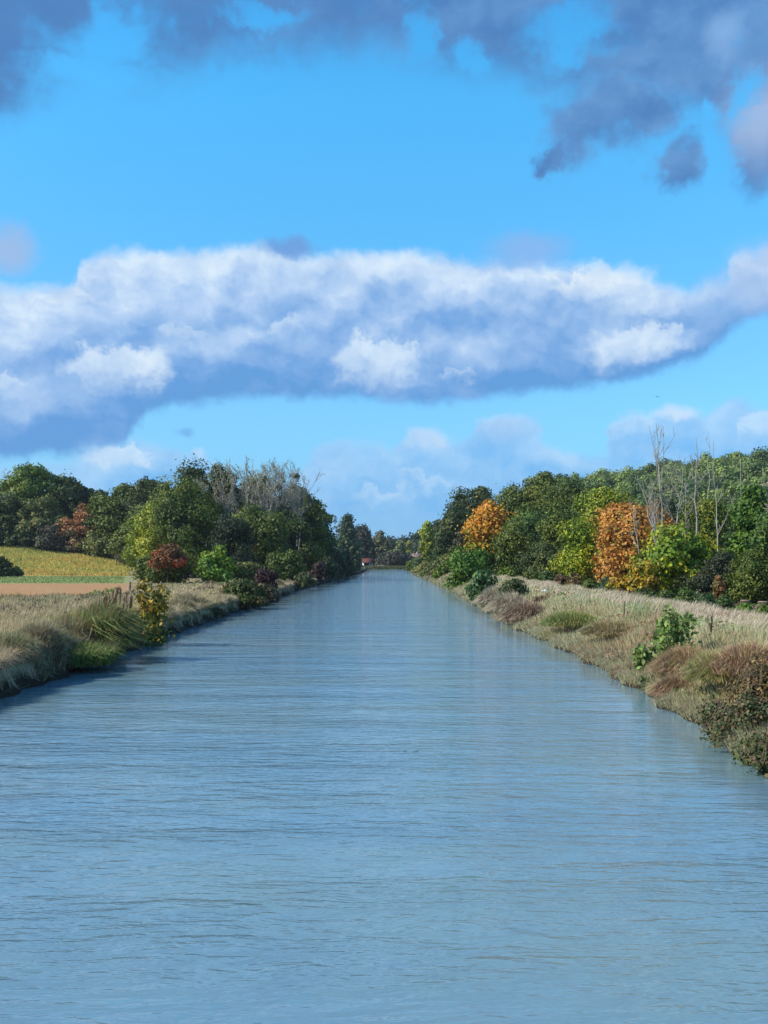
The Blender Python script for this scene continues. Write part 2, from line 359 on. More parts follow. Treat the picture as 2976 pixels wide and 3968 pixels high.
# ------------------------------------------------------------------ water
m, T = mat_base('water'); g = T.node('ShaderNodeNewGeometry'); p = g.outputs['Position']
big = T.noise(T.vec('MULTIPLY', p, (.05, .11, 1)), 1, 4, .6)[0]
streak = T.noise(T.vec('MULTIPLY', p, (.12, .5, 1)), 1, 3, .5)[0]
wp = T.vec('ADD', p, T.vec('SCALE', T.noise(p, .6, 2)[1], scale=.5))
w1 = T.noise(T.vec('MULTIPLY', wp, (1.0, 3.6, 1)), 1., 3, .5)[0]
w2 = T.noise(T.vec('MULTIPLY', wp, (2.0, 8.5, 1)), 1., 3, .55)[0]
w3 = T.noise(T.vec('MULTIPLY', p, (6, 17, 1)), 1., 2, .5)[0]
w0 = T.noise(T.vec('MULTIPLY', wp, (.5, 1.5, 1)), 1., 2, .5)[0]
hgt = T.math('ADD', T.math('MULTIPLY', w0, .4), T.math('ADD', T.math('MULTIPLY', w1, .75), T.math('ADD', T.math('MULTIPLY', w2, .30), T.math('MULTIPLY', w3, .04))))
hgt = T.math('MULTIPLY', hgt, T.mapr(streak, .3, .7, .55, 1.15))
sx_ = T.node('ShaderNodeSeparateXYZ'); T.l.new(p, sx_.inputs[0])      # calmer water in the lee of both banks
calm = T.math('MULTIPLY', T.mapr(sx_.outputs[0], 4.5, 9.0, 1, .22), T.mapr(sx_.outputs[0], -14.2, -10.5, .35, 1))
hgt = T.math('MULTIPLY', hgt, calm)
b_ = T.node('ShaderNodeBump'); b_.inputs['Distance'].default_value = .095; b_.inputs['Strength'].default_value = 1; T.l.new(hgt, b_.inputs['Height'])
wc = T.mix(T.mapr(big, .35, .65), (.145,.26,.325,1), (.18,.275,.285,1))
pb = finish(T, wc, .06, .5, b_.outputs[0]); pb.inputs['IOR'].default_value = 1.9
M_water = m
wv = np.array([(-40,-60,0),(140,-60,0),(140,600,0),(-40,600,0)], float)
wt = link('water', fast_mesh('water', wv, [(0,1,2,3)]), M_water); tag(wt, kind='structure')

# ------------------------------------------------------------------ foliage builders
def leaves(cen, nrm, size, rng, aspect=1.35):
    """one tilted leaf-spray quad per point"""
    n = len(cen); t = rng.normal(size=(n, 3)); nrm = nrm/np.maximum(np.linalg.norm(nrm, axis=1, keepdims=True), 1e-6)
    a = np.cross(nrm, t); a /= np.maximum(np.linalg.norm(a, axis=1, keepdims=True), 1e-6); b = np.cross(nrm, a)
    s = (size*rng.uniform(.6, 1.35, n))[:, None]
    a = a*s*.5*aspect; b = b*s*.5
    V = np.stack([cen-a, cen-b*.9+a*.1, cen+a, cen+b+a*.1], 1).reshape(-1, 3)
    return V, np.arange(n*4).reshape(-1, 4)
def profile(shape, t):
    t = np.clip(t, 0, 1)
    if shape == 'round': return np.where(t < .42, np.sqrt(np.maximum(0, 1-((.42-t)/.46)**2)), np.sqrt(np.maximum(0, 1-((t-.42)/.58)**2)))
    if shape == 'full': return np.sqrt(np.maximum(0, 1-np.maximum(0, (t-.25)/.75)**2.2))*(.82+.18*np.minimum(1, t*4))
    if shape == 'cone': return (1-t)**.85*.95+.05
    if shape == 'poplar': return np.sin(np.pi*np.clip(t*.93+.05, 0, 1)**.75)**.55
    if shape == 'dome': return np.sqrt(np.maximum(0, 1-t**2))
    if shape == 'vase': return (.25+.75*t**.7)*np.sqrt(np.maximum(0, 1-np.maximum(0, (t-.7)/.3)**2))
    return np.ones_like(t)
def crown_mesh(name, seed, Wd, H, z0, shape, d, dens=1., leaf=None, clump=1.):
    rng = np.random.default_rng(seed)
    leaf = leaf or max(.10, .00172*d)
    Hc = H-z0; r = Wd/2
    rc0 = np.clip(.17*clump*min(Wd, Hc), .12, 1.7)
    area = math.pi*Wd*Hc*.75
    ncl = int(np.clip(area/(rc0**2*2.0), 10, 260))
    t = rng.uniform(0, 1, ncl)**.9; th = rng.uniform(0, 2*math.pi, ncl)
    lob = 1+.16*np.sin(2*th+seed)+.10*np.sin(3*th+2*seed+5*t)
    rad = np.maximum(profile(shape, t)*r-rc0*.45, .1*r*rng.uniform(0, 1, ncl))*lob*rng.uniform(.4, 1.1, ncl)**.5
    cz = z0+rc0*.6+t*(Hc-rc0*1.35)+rng.normal(0, .03*Hc, ncl)*0.6
    C = np.stack([rad*np.cos(th), rad*np.sin(th), cz], 1)
    rcs = rc0*np.exp(rng.normal(-.12, .36, ncl))
    C += rng.normal(0, .22*rc0, C.shape)
    ntot = int(np.clip(2.3*dens*area*1.6/(leaf*leaf*.62), 250, 34000))
    w = rcs**2; w /= w.sum(); idx = rng.choice(ncl, ntot, p=w)
    dv = rng.normal(size=(ntot, 3)); dv[:, 2] += .25; dv /= np.linalg.norm(dv, axis=1, keepdims=True)
    stretch = np.exp(rng.normal(0, .22, (ncl, 3)))
    pos = C[idx]+dv*(rcs[idx]*(.45+.75*rng.uniform(0, 1, ntot)**.7+np.maximum(0, rng.normal(0, .16, ntot))))[:, None]*stretch[idx]*np.array([1, 1, .8])
    out = pos*np.array([1, 1, 0]); out /= np.maximum(np.linalg.norm(out, axis=1, keepdims=True), .01)
    nrm = dv+.3*out+rng.normal(0, .55, (ntot, 3))+np.array([0, 0, .25])
    pos[:, 2] = np.maximum(pos[:, 2], .03+z0*.5)
    sz = np.full(ntot, leaf)
    # inner foliage closes the crown
    ni = int(np.clip(ntot*.14, 60, 2600)); ti = rng.uniform(.05, .9, ni); thi = rng.uniform(0, 2*math.pi, ni)
    ri = profile(shape, ti)*r*.62*np.sqrt(rng.uniform(0, 1, ni))
    pi_ = np.stack([ri*np.cos(thi), ri*np.sin(thi), z0+ti*Hc*.92], 1)
    pos = np.concatenate([pos, pi_]); nrm = np.concatenate([nrm, rng.normal(size=(ni, 3))]); sz = np.concatenate([sz, np.full(ni, leaf*2.0)])
    Vv, Qq = leaves(pos, nrm, sz, rng)
    return fast_mesh(name, Vv, Qq)
def tubes_mesh(name, segs, sides=5):
    """segs: list of polylines [(x,y,z,r),...]"""
    VV = []; QQ = []; k = 0
    for pl in segs:
        pl = np.array(pl, float); n = len(pl)
        for j in range(n):
            dq = pl[min(j+1, n-1), :3]-pl[max(j-1, 0), :3]; dq /= max(np.linalg.norm(dq), 1e-6)
            u = np.cross(dq, (.31, .95, .05)); u /= max(np.linalg.norm(u), 1e-6); v = np.cross(dq, u)
            for s in range(sides):
                a = 2*math.pi*s/sides; VV.append(pl[j, :3]+(u*math.cos(a)+v*math.sin(a))*pl[j, 3])
            if j:
                for s in range(sides):
                    s2 = (s+1) % sides; QQ.append((k+(j-1)*sides+s, k+(j-1)*sides+s2, k+j*sides+s2, k+j*sides+s))
        k += n*sides
    return fast_mesh(name, np.array(VV), np.array(QQ), smooth=True)
def trunk_mesh(name, H, r, seed, nl=5, spread=.25):
    rg = random.Random(seed); segs = []
    tr = []; x = y = 0
    for j in range(6):
        t = j/5; tr.append((x, y, -.3+t*H*.8+.0, r*(1-.78*t)*(1.25 if j == 0 else 1))); x += rg.gauss(0, .012*H); y += rg.gauss(0, .012*H)
    segs.append(tr)
    for k in range(nl):
        t = rg.uniform(.25, .8); a = rg.uniform(0, 6.28); z = t*H*.8; L = H*spread*rg.uniform(.6, 1.1)
        i0 = min(4, int(t*5)); bx, by = tr[i0][0], tr[i0][1]
        segs.append([(bx, by, z, r*.45*(1-.6*t)), (bx+math.cos(a)*L*.5, by+math.sin(a)*L*.5, z+L*.45, r*.25), (bx+math.cos(a)*L, by+math.sin(a)*L, z+L*.75, r*.06)])
    return tubes_mesh(name, segs)
def XY(x, d): return (x-VX)/F*d, d
SEED = [100]
def tree(name, label, cat, x, hw, top, d, cols, shape='round', z0=.12, group=None, nscale=None, dens=1., clump=1., bark=None, leaf=None, sharp=.12, trans=.22, X=None, trunk=True, zb=None, H=None, zgrad=None, depth=1.):
    SEED[0] += 1; s = SEED[0]
    X_, Y_ = XY(x, d); base = float(ground(X_, Y_)) if zb is None else zb
    if H is None: H = CAMH+(VY-top)/F*d-base
    Wd = 2*hw/F*d
    o = empty(name, (X_, Y_, base)); tag(o, label, cat, group)
    c = link('crown' if trunk else 'foliage', crown_mesh('crown', s, Wd, H*1.0, z0*H, shape, d, dens, leaf, clump), leaf_mat(cols, nscale or max(.12, 1.1/max(Wd, 1)), sharp, trans, s % 17, zgrad), o)
    if depth != 1.: c.scale = (1, depth, 1)
    if trunk: link('trunk', trunk_mesh('trunk', H, max(.05, min(.45, .018*H)), s), bark or M_bark, o)
    else: link('stem', trunk_mesh('stem', H, max(.02, .02*H), s, 6, .35), bark or M_bark, o)
    return o

# ------------------------------------------------------------------ trees of the left side
def T_(*a, **k): return tree(*a, **k)
T_('deciduous_tree', 'tall mid green rounded tree, highest crown at the far left behind the yellow field', 'tree', 130, 140, 1806, 330, MG, 'round', .05)
T_('deciduous_tree', 'green tree cut by the left edge of the photo behind the yellow field', 'tree', -40, 125, 1868, 336, DG, 'full', .03)
T_('deciduous_tree', 'dark bushy tree right at the left edge, below the tallest crown', 'tree', 25, 110, 1920, 318, DK, 'full', .02)
T_('deciduous_tree', 'very dark pointed tree just right of the tallest far left crown', 'tree', 268, 85, 1846, 332, DK, 'full', .05)
T_('deciduous_tree', 'dark low tree between two treetops left of the sky dip at far left', 'tree', 338, 70, 1885, 334, DK, 'full', .03)
T_('deciduous_tree', 'small dark round tree beside the lowest dip of the far left treeline', 'tree', 392, 52, 1900, 330, DG, 'round', .03)
T_('deciduous_tree', 'soft olive green tree with feathery crown behind the yellow field', 'tree', 165, 100, 1925, 318, OL, 'full', .02)
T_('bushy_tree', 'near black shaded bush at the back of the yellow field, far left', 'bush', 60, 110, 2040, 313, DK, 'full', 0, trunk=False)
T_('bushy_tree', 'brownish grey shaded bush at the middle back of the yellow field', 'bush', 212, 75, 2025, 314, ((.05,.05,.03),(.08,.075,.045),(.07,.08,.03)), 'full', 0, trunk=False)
T_('deciduous_tree', 'dark green tree left of the tallest dark blue green treetop of the left wood', 'tree', 485, 80, 1878, 318, DG, 'full', .04)
T_('deciduous_tree', 'taller dark blue green treetop above the left wood', 'tree', 572, 88, 1848, 312, DK, 'round', .05)
T_('deciduous_tree', 'dark small treetop touching the left side of the yellow green tree', 'tree', 640, 62, 1874, 306, DK, 'round', .05)
T_('deciduous_tree', 'greyish olive tree with an orange brown top beside the yellow field', 'tree', 315, 92, 1983, 316, ((.09,.10,.045),(.13,.13,.07),(.42,.18,.06)), 'full', .0, zgrad=(4, 17), sharp=.06)
T_('deciduous_tree', 'green tree behind the orange topped olive tree', 'tree', 425, 105, 1925, 316, DG, 'full', .0)
T_('bushy_tree', 'grey olive thicket bush at the right end of the yellow field', 'bush', 395, 95, 2055, 312, OL, 'full', 0, trunk=False)
T_('bushy_tree', 'pale grey green bush on the right edge of the green field strip', 'bush', 500, 60, 2085, 300, GR, 'full', 0, trunk=False)
T_('deciduous_tree', 'bright yellow green lobed tree in the middle of the left wood', 'tree', 600, 115, 1962, 240, YG, 'full', .03, sharp=.1)
T_('deciduous_tree', 'large green and yellow tree above the round bright bush', 'tree', 725, 160, 1882, 232, ((.06,.095,.014),(.12,.165,.018),(.24,.25,.022)), 'full', .03)
T_('deciduous_tree', 'dark treetop with dead twigs, left of the two dark tops on the left wood', 'tree', 748, 70, 1815, 262, DK, 'round', .1)
T_('deciduous_tree', 'dark dense treetop, highest evergreen of the left wood', 'tree', 852, 98, 1797, 258, DK, 'round', .1)
T_('deciduous_tree', 'dark green tree in the hollow below the pale bare trees', 'tree', 985, 130, 1962, 225, DG, 'full', .02)
T_('deciduous_tree', 'olive green tree between the pale bare trees', 'tree', 990, 115, 1850, 262, OL, 'round', .05)
T_('deciduous_tree', 'almost black tree, shade coloured into its leaves, right of the big green and yellow tree', 'tree', 905, 100, 2010, 212, ((.014,.026,.011), (.025,.042,.015), (.045,.06,.018)), 'full', .0)  # deep shade of the wood is put into these leaf colours
T_('deciduous_tree', 'almost black tree with shade coloured into its leaves at the water end of the left wood', 'tree', 1090, 105, 1985, 238, ((.014,.026,.011), (.025,.042,.015), (.045,.06,.018)), 'full', .0)  # leaf colours darkened the same way to hold the wood's shade
T_('deciduous_tree', 'tall yellowish green tree leading the right end of the left wood', 'tree', 1150, 120, 1885, 262, ((.06,.09,.015),(.13,.165,.022),(.22,.23,.03)), 'full', .04)
T_('deciduous_tree', 'rounded dark tree ending the left wood above the canal', 'tree', 1222, 66, 1948, 285, ((.05,.08,.014),(.10,.14,.02),(.17,.2,.03)), 'full', .03)
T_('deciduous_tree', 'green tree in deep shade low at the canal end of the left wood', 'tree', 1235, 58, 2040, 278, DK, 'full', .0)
T_('shrub', 'dark green shrub with a red and orange top at the foot of the left wood', 'bush', 655, 85, 2120, 172, DG, 'full', 0, trunk=False)
T_('shrub', 'rust red leafed shrub glowing in front of the left wood', 'bush', 652, 72, 2108, 166, ((.46,.09,.035),(.30,.09,.03),(.12,.09,.03)), 'dome', .42, trunk=False)
T_('shrub', 'round bright yellow green bush on the left bank meadow', 'bush', 838, 78, 2125, 168, BG_, 'full', 0, trunk=False, leaf=.42, clump=1.2)
T_('shrub', 'pale olive bush right of the round bright bush', 'bush', 962, 44, 2170, 172, ((.10,.13,.03),(.16,.17,.05),(.26,.22,.04)), 'full', 0, trunk=False)
T_('shrub', 'spreading dark green bush at the foot of the black shade near the canal', 'bush', 1120, 78, 2140, 192, DG, 'full', 0, trunk=False)
T_('shrub', 'grey green bushes low under the rust red shrub, left part', 'bush', 575, 50, 2150, 185, DG, 'full', 0, trunk=False)
T_('shrub', 'dark rounded bush alone on the yellow field at the left edge', 'bush', 5, 42, 2158, 255, DK, 'dome', 0, trunk=False)
T_('shrub', 'small low scrub right of the lone dark bush on the yellow field', 'bush', 65, 30, 2198, 257, OL, 'dome', 0, trunk=False)
# behind the left wood, unlit fill
proto_fill = None
def copy_tree(o, loc, sc, rz, label=None, cat=None, group=None):
    r = o.copy(); COL.objects.link(r); r.location = loc; r.scale = sc; r.rotation_euler = (0, 0, rz)
    for ch in o.children:
        c = ch.copy(); COL.objects.link(c); c.parent = r
    if label: r['label'] = label
    return r
def orphan_tree(name, label, cat, group, d, cols, shape, Wd, H, seed, bark=None, z0=.1, leaf=None, nscale=.12):
    o = empty(name, (0, 0, 0)); tag(o, label, cat, group)
    link('crown', crown_mesh('crown', seed, Wd, H, z0*H, shape, d, 1., leaf), leaf_mat(cols, nscale, .12), o)
    link('trunk', trunk_mesh('trunk', H, .02*H, seed), bark or M_bark, o); return o
rng = random.Random(3)
fl = [orphan_tree('deciduous_tree', 'dark green tree filling the back of the left wood', 'tree', 'trees filling the back of the left wood', 300, DG, 'full', 12, 14, 50+k) for k in range(3)]
k = 0
for (x, d, h) in [(-60,350,15),(60,355,17),(190,350,17),(290,350,15),(370,350,13),(450,345,15),(530,340,18),(610,335,19),(690,300,19),(770,296,21),(880,292,22),(960,292,20),(1040,292,20),(1110,296,18),(560,300,14),(480,330,12),(640,280,17),(1180,305,15),(120,350,15),(-10,345,15),(250,340,12),(820,285,20),(920,285,19),(1000,285,18)]:
    X_, Y_ = XY(x, d); z_ = float(ground(X_, Y_)); s_ = h/14
    if k < 3: fl[k].location = (X_, Y_, z_); fl[k].scale = (1.15, 1.15, s_)
    else: copy_tree(fl[k % 3], (X_, Y_, z_), (1.35*rng.uniform(.85, 1.2),)*2+(s_,), rng.uniform(0, 6))
    k += 1

# ------------------------------------------------------------------ bare and dead trees
RMIN = [.01]
def branchy(H, r, seed, lean=(0, 0), limbs=6, ang=.45, fork=None, twigs=3, start=.3):
    """main stem polyline(s) plus limbs and fine twigs -> (stem segs, twig segs)"""
    rg = random.Random(seed); stems = []; tw = []
    def limb(x, y, z, a, el_, L, rr, lev):
        n = 5; pts = []; px, py, pz = x, y, z
        for j in range(n+1):
            pts.append((px, py, pz, rr*(1-.85*j/n)+RMIN[0]))
            el2 = el_+(1.45-el_)*.12*j
            px += math.cos(a)*math.cos(el2)*L/n; py += math.sin(a)*math.cos(el2)*L/n; pz += math.sin(el2)*L/n
            a += rg.gauss(0, .12); el_ += rg.gauss(0, .05)
        (stems if lev == 0 else tw).append(pts)
        if lev < 2:
            for q in range(twigs):
                j = rg.randint(1, n-1); limb(pts[j][0], pts[j][1], pts[j][2], a+rg.choice((-1, 1))*rg.uniform(.5, 1.5), el_*rg.uniform(.6, 1.1), L*rg.uniform(.35, .55), rr*.45, lev+1)
    mains = [(0., 0., lean[0], lean[1], 1.)] if not fork else fork
    for (ox, oy, lx, ly, hs) in mains:
        n = 10; pts = []; hh = H*hs
        for j in range(n+1):
            t = j/n; pts.append((ox+lx*t**1.2+rg.gauss(0, .006*H), oy+ly*t+rg.gauss(0, .006*H), -.2+t*hh, r*(1-.9*t)+.012))
        stems.append(pts)
        for q in range(limbs):
            t = rg.uniform(start, .92); j = int(t*n); b = pts[j]
            limb(b[0], b[1], b[2], rg.uniform(0, 6.28), rg.uniform(ang, ang+.5), H*(.34*(1.3-t) if fork else .26*(1.1-t))*rg.uniform(.7, 1.3)+.4, r*.42*(1-t)+.02, 0)
    return stems, tw
def dead_tree(label, x, top, d, r, seed, mat, group=None, name='dead_tree', cat='bare tree', ball=0, tuft=None, **kw):
    X_, Y_ = XY(x, d); b = float(ground(X_, Y_)); H = CAMH+(VY-top)/F*d-b
    o = empty(name, (X_, Y_, b)); tag(o, label, cat, group)
    RMIN[0] = .00010*d; r *= .75
    st, tw = branchy(H, r, seed, **kw)
    link('trunk', tubes_mesh('trunk', st+tw, 5), mat, o)
    rg = np.random.default_rng(seed)
    allp = np.array([p_[:3] for pl in st[1:] for p_ in pl[2:]] or [[0, 0, H*.6]])
    for q in range(ball):
        c = allp[rg.integers(len(allp))]; n = 220
        dv = rg.normal(size=(n, 3)); dv /= np.linalg.norm(dv, axis=1, keepdims=True)
        Vv, Qq = leaves(c+dv*(.75*rg.uniform(.3, 1, n)[:, None]), dv, np.full(n, .3), rg)
        link('mistletoe', fast_mesh('mistletoe', Vv, Qq), leaf_mat(((.08,.10,.03),(.10,.12,.035)), .5), o)
    if tuft:   # thin remaining leaves along the twigs
        pts = np.array([p_[:3] for pl in tw for p_ in pl]); n = tuft
        c = pts[rg.integers(len(pts), size=n)]+rg.normal(0, .35, (n, 3))
        Vv, Qq = leaves(c, rg.normal(size=(n, 3)), np.full(n, .24), rg)
        link('leaves', fast_mesh('leaves', Vv, Qq), leaf_mat(((.36,.33,.2),(.42,.38,.26),(.28,.3,.1)), .4), o)
    return o
GB = 'pale bare trees rising from the left wood'
dead_tree('pale bare tree at the left end of the bare ones, before the darkest treetops', 880, 1772, 236, .30, 11, M_greybark, GB, limbs=8, ball=2, tuft=900, twigs=3, fork=[(0, 0, -1.6, .3, .95), (.1, .1, .3, -.2, 1.), (.2, 0, 1.8, .2, .9)], start=.45, ang=.85)
dead_tree('grey bare tree in front of the dark twin treetops', 758, 1838, 240, .22, 12, M_greybark, GB, limbs=8, tuft=500, twigs=3, fork=[(0, 0, -1.6, .3, .95), (.1, .1, .3, -.2, 1.), (.2, 0, 1.8, .2, .9)], start=.45, ang=.85)
dead_tree('pale thin leaved tree, second of the tall bare group over the left wood', 975, 1775, 240, .28, 13, M_greybark, GB, limbs=8, tuft=1300, ball=1, twigs=3, fork=[(0, 0, -1.6, .3, .95), (.1, .1, .3, -.2, 1.), (.2, 0, 1.8, .2, .9)], start=.45, ang=.85)
dead_tree('bare tree with dark mistletoe balls, tallest of the left wood', 1072, 1765, 242, .30, 14, M_pale, GB, limbs=8, ball=3, tuft=900, twigs=3, fork=[(0, 0, -2.2, .3, .93), (.1, .1, -.6, -.2, 1.), (.2, 0, 1.2, .2, .96), (.3, 0, 2.6, 0, .84)], start=.45, ang=.85)
dead_tree('slim bare tree right of the mistletoe tree on the left wood', 1118, 1772, 246, .24, 15, M_pale, GB, limbs=8, ball=1, tuft=700, twigs=3, fork=[(0, 0, -1.6, .3, .95), (.1, .1, .3, -.2, 1.), (.2, 0, 1.8, .2, .9)], start=.45, ang=.85)
dead_tree('outermost bare tree leaning right over the end of the left wood', 1150, 1810, 250, .22, 16, M_pale, GB, limbs=9, lean=(2.2, 0), tuft=400, twigs=3, fork=[(0, 0, -1.6, .3, .95), (.1, .1, .3, -.2, 1.), (.2, 0, 1.8, .2, .9)], start=.45, ang=.85)
dead_tree('short bare tree between the two tall bare groups of the left wood', 1025, 1800, 236, .2, 17, M_greybark, GB, limbs=7, tuft=600, twigs=3, fork=[(0, 0, -1.6, .3, .95), (.1, .1, .3, -.2, 1.), (.2, 0, 1.8, .2, .9)], start=.45, ang=.85)
GD = 'dead trees standing before the right hand hill'
dead_tree('tall many stemmed dead tree with bleached trunks above the orange brown tree', 2585, 1632, 128, .24, 21, M_pale, GD, limbs=7, ang=.9, twigs=3, start=.35,
          fork=[(0, 0, -1.4, .5, 1.), (.3, .1, 1.9, -.3, .80), (-.3, .2, -2.8, 0, .66)])
dead_tree('single bleached dead trunk with up curved arms, right of the many stemmed one', 2698, 1688, 122, .25, 22, M_pale, GD, limbs=7, ang=.5, twigs=3, start=.35)
dead_tree('thin dead pole between the bleached trunk and the right hand green trees', 2790, 1705, 116, .13, 23, M_pale, GD, limbs=5, ang=.6, twigs=1, start=.4, lean=(-.8, 0))
dead_tree('faint grey dead stem topping the hill line, second from the right', 2750, 1670, 150, .14, 24, M_greybark, GD, limbs=6, ang=.9, twigs=1)
dead_tree('slim dead stem closest to the right hand green trees', 2868, 1735, 125, .11, 25, M_greybark, GD, limbs=6, ang=.8, twigs=1)
dead_tree('small pale dead tree low among the branches beside the bleached trunk', 2655, 1860, 126, .12, 26, M_pale, GD, limbs=7, ang=.6, twigs=2)
dead_tree('dead forked branches poking out of the orange brown tree', 2495, 1925, 117, .10, 27, M_greybark, GD, limbs=6, ang=.7, twigs=2, lean=(-1.6, 0))
dead_tree('broken dead limb leaning right, in front of the orange brown tree', 2570, 1940, 112, .11, 28, M_pale, GD, limbs=5, ang=.8, twigs=1, lean=(-1.5, 0))
dead_tree('hazy grey bare tree at the right edge before the hill', 2960, 1800, 150, .16, 29, M_greybark, GD, limbs=12, ang=.6, twigs=3, tuft=500)

# ------------------------------------------------------------------ trees of the right side
T_('deciduous_tree', 'orange and green autumn tree nearest the canal, right bank', 'tree', 1885, 88, 1948, 226, OG, 'full', .03, sharp=.16, nscale=.3, zgrad=(3, 14), leaf=.5, dens=.8)
T_('deciduous_tree', 'dark tree behind the left shoulder of the orange canal side tree', 'tree', 1790, 55, 1905, 345, DK, 'full', .05)
T_('deciduous_tree', 'dark tree behind the top of the orange canal side tree', 'tree', 1868, 72, 1892, 330, DK, 'full', .05)
T_('deciduous_tree', 'dark low tree left of the orange tree, down to the bank bushes', 'tree', 1762, 60, 1975, 320, DK, 'full', .03)
T_('deciduous_tree', 'dull brown green tree in the gap left of the orange tree', 'tree', 1800, 50, 2060, 300, ((.05,.05,.025),(.07,.08,.025),(.11,.08,.03)), 'full', .0)
T_('deciduous_tree', 'big dark green tree, high point of the right hand treeline', 'tree', 2105, 120, 1838, 232, DG, 'full', .04)
T_('deciduous_tree', 'dark green tree between the orange tree and the high right hand tree', 'tree', 1985, 82, 1888, 236, DG, 'full', .04)
T_('deciduous_tree', 'green tree on the right shoulder of the high right hand tree', 'tree', 2215, 100, 1862, 222, ((.045,.08,.015),(.08,.12,.02),(.13,.16,.025)), 'full', .04)
T_('deciduous_tree', 'lighter green tree low in front of the high right hand tree', 'tree', 2075, 92, 1965, 196, ((.045,.085,.015),(.08,.13,.02),(.12,.18,.025)), 'full', .02)
T_('deciduous_tree', 'dark tree right beside the orange canal side tree', 'tree', 1995, 75, 2040, 182, DG, 'full', .0)
T_('deciduous_tree', 'dark green tree left of the yellow leafed tree', 'tree', 2170, 95, 1985, 176, DG, 'full', .0)
T_('deciduous_tree', 'very dark undergrowth tree below the dark trees of the right side', 'bush', 2120, 110, 2105, 158, DK, 'full', .0, trunk=False)
T_('deciduous_tree', 'green yellow tree arching over the orange brown tree from the left', 'tree', 2340, 95, 1905, 158, ((.10,.16,.015),(.19,.25,.018),(.34,.34,.02)), 'round', .1)
T_('deciduous_tree', 'yellow and green leafed tree left of the orange brown tree', 'tree', 2255, 68, 2015, 142, GY, 'full', .08, sharp=.12, nscale=.35)
T_('deciduous_tree', 'orange brown autumn tree, brightest crown of the right side', 'tree', 2418, 122, 1945, 134, ((.56,.28,.05),(.56,.225,.045),(.36,.24,.05)), 'full', .02, nscale=.4, leaf=.3, dens=.8, sharp=.16)
T_('deciduous_tree', 'fading orange tree behind the bleached dead trunks', 'tree', 2545, 70, 1962, 146, ((.24,.22,.04),(.55,.26,.05),(.46,.2,.05)), 'round', .1, nscale=.3)
T_('deciduous_tree', 'broad yellow green tree with orange patches low in front of the dead trunks', 'tree', 2615, 135, 2055, 108, ((.12,.2,.015),(.2,.3,.02),(.4,.36,.02)), 'full', .0, leaf=.36, clump=1.1, nscale=.3)
T_('shrub', 'small golden orange bush at the left foot of the broad yellow green tree', 'bush', 2482, 68, 2165, 104, ((.45,.22,.02),(.36,.28,.02),(.14,.18,.02)), 'full', .05, trunk=False, nscale=.5, leaf=.28)
T_('deciduous_tree', 'dark green tree behind the single bleached dead trunk', 'tree', 2700, 90, 1935, 152, DG, 'full', .03)
T_('deciduous_tree', 'green tree with a yellow top right of the single bleached trunk', 'tree', 2765, 60, 1945, 138, ((.06,.10,.015),(.12,.18,.02),(.3,.27,.02)), 'full', .03)
T_('deciduous_tree', 'bright green leafy tree near the right edge', 'tree', 2905, 78, 1890, 112, ((.05,.11,.015),(.09,.17,.02),(.14,.23,.025)), 'full', .03, leaf=.3)
T_('deciduous_tree', 'glossy dark leafed tree cut by the right edge', 'tree', 2990, 80, 1985, 100, ((.045,.09,.02),(.08,.14,.025),(.13,.19,.04)), 'full', .0, leaf=.3)
T_('deciduous_tree', 'pale grey green tree behind the thin dead poles', 'tree', 2830, 60, 1930, 150, ((.06,.085,.035),(.09,.12,.05),(.12,.14,.07)), 'full', .05)
T_('shrub', 'dark bramble bush right of the broad yellow green tree', 'bush', 2795, 85, 2150, 100, ((.03,.045,.02),(.05,.06,.025),(.07,.06,.03)), 'full', .0, trunk=False)
T_('shrub', 'dark green bush behind the bare brown ground at the right', 'bush', 2915, 85, 2140, 97, DG, 'full', .0, trunk=False)
T_('shrub', 'little rust orange sapling before the dark bramble bush', 'sapling', 2782, 22, 2232, 92, ((.30,.12,.045),(.2,.13,.04),(.12,.12,.04)), 'full', .05, trunk=False, leaf=.2, dens=.4)
T_('deciduous_tree', 'dark backing tree behind the green yellow arching tree', 'tree', 2400, 110, 1925, 200, DG, 'full', .02)
T_('deciduous_tree', 'dark backing tree behind the many stemmed dead tree', 'tree', 2560, 110, 1925, 186, ((.03,.06,.018),(.05,.085,.022),(.08,.11,.035)), 'full', .02)
# low hedge in front of the right hand trees
GH = 'low bushes along the foot of the right hand trees'
hedge = [(1975,45,2195,165,MG,'green low bush right of the orange canal side tree foot'),(2050,48,2215,150,DG,'first dark low bush along the crest grass'),(2115,40,2215,142,((.05,.09,.02),(.08,.14,.03),(.1,.15,.03)),'light green low bush under the darkest trees'),
 (2175,32,2225,134,BR,'reddish brown low bush under the darkest trees'),(2225,38,2225,128,((.06,.08,.025),(.2,.1,.03),(.09,.1,.03)),'low bush with orange flecks below the yellow leafed tree'),(2290,45,2250,120,DG,'dark low bush beneath the yellow leafed tree'),
 (2350,48,2240,112,((.04,.07,.03),(.06,.1,.035),(.08,.12,.05)),'grey green low bush left under the orange brown tree'),(2425,50,2260,106,DG,'dark low bush under the orange brown tree'),(2500,50,2285,98,((.04,.08,.02),(.07,.11,.025),(.11,.14,.03)),'green low bush beneath the golden orange bush'),
 (2580,52,2290,92,((.05,.09,.02),(.09,.14,.025),(.3,.22,.03)),'low bush with golden flecks beneath the broad yellow green tree'),(2660,52,2285,88,((.05,.10,.02),(.10,.15,.025),(.15,.18,.03)),'yellowish low bush beneath the broad yellow green tree'),
 (2735,50,2300,84,((.04,.08,.02),(.06,.11,.025),(.09,.13,.03)),'green low bush before the dark bramble bush'),(2805,45,2315,78,((.04,.08,.02),(.06,.11,.025),(.09,.13,.03)),'mid green low bush left of the bare brown ground')]
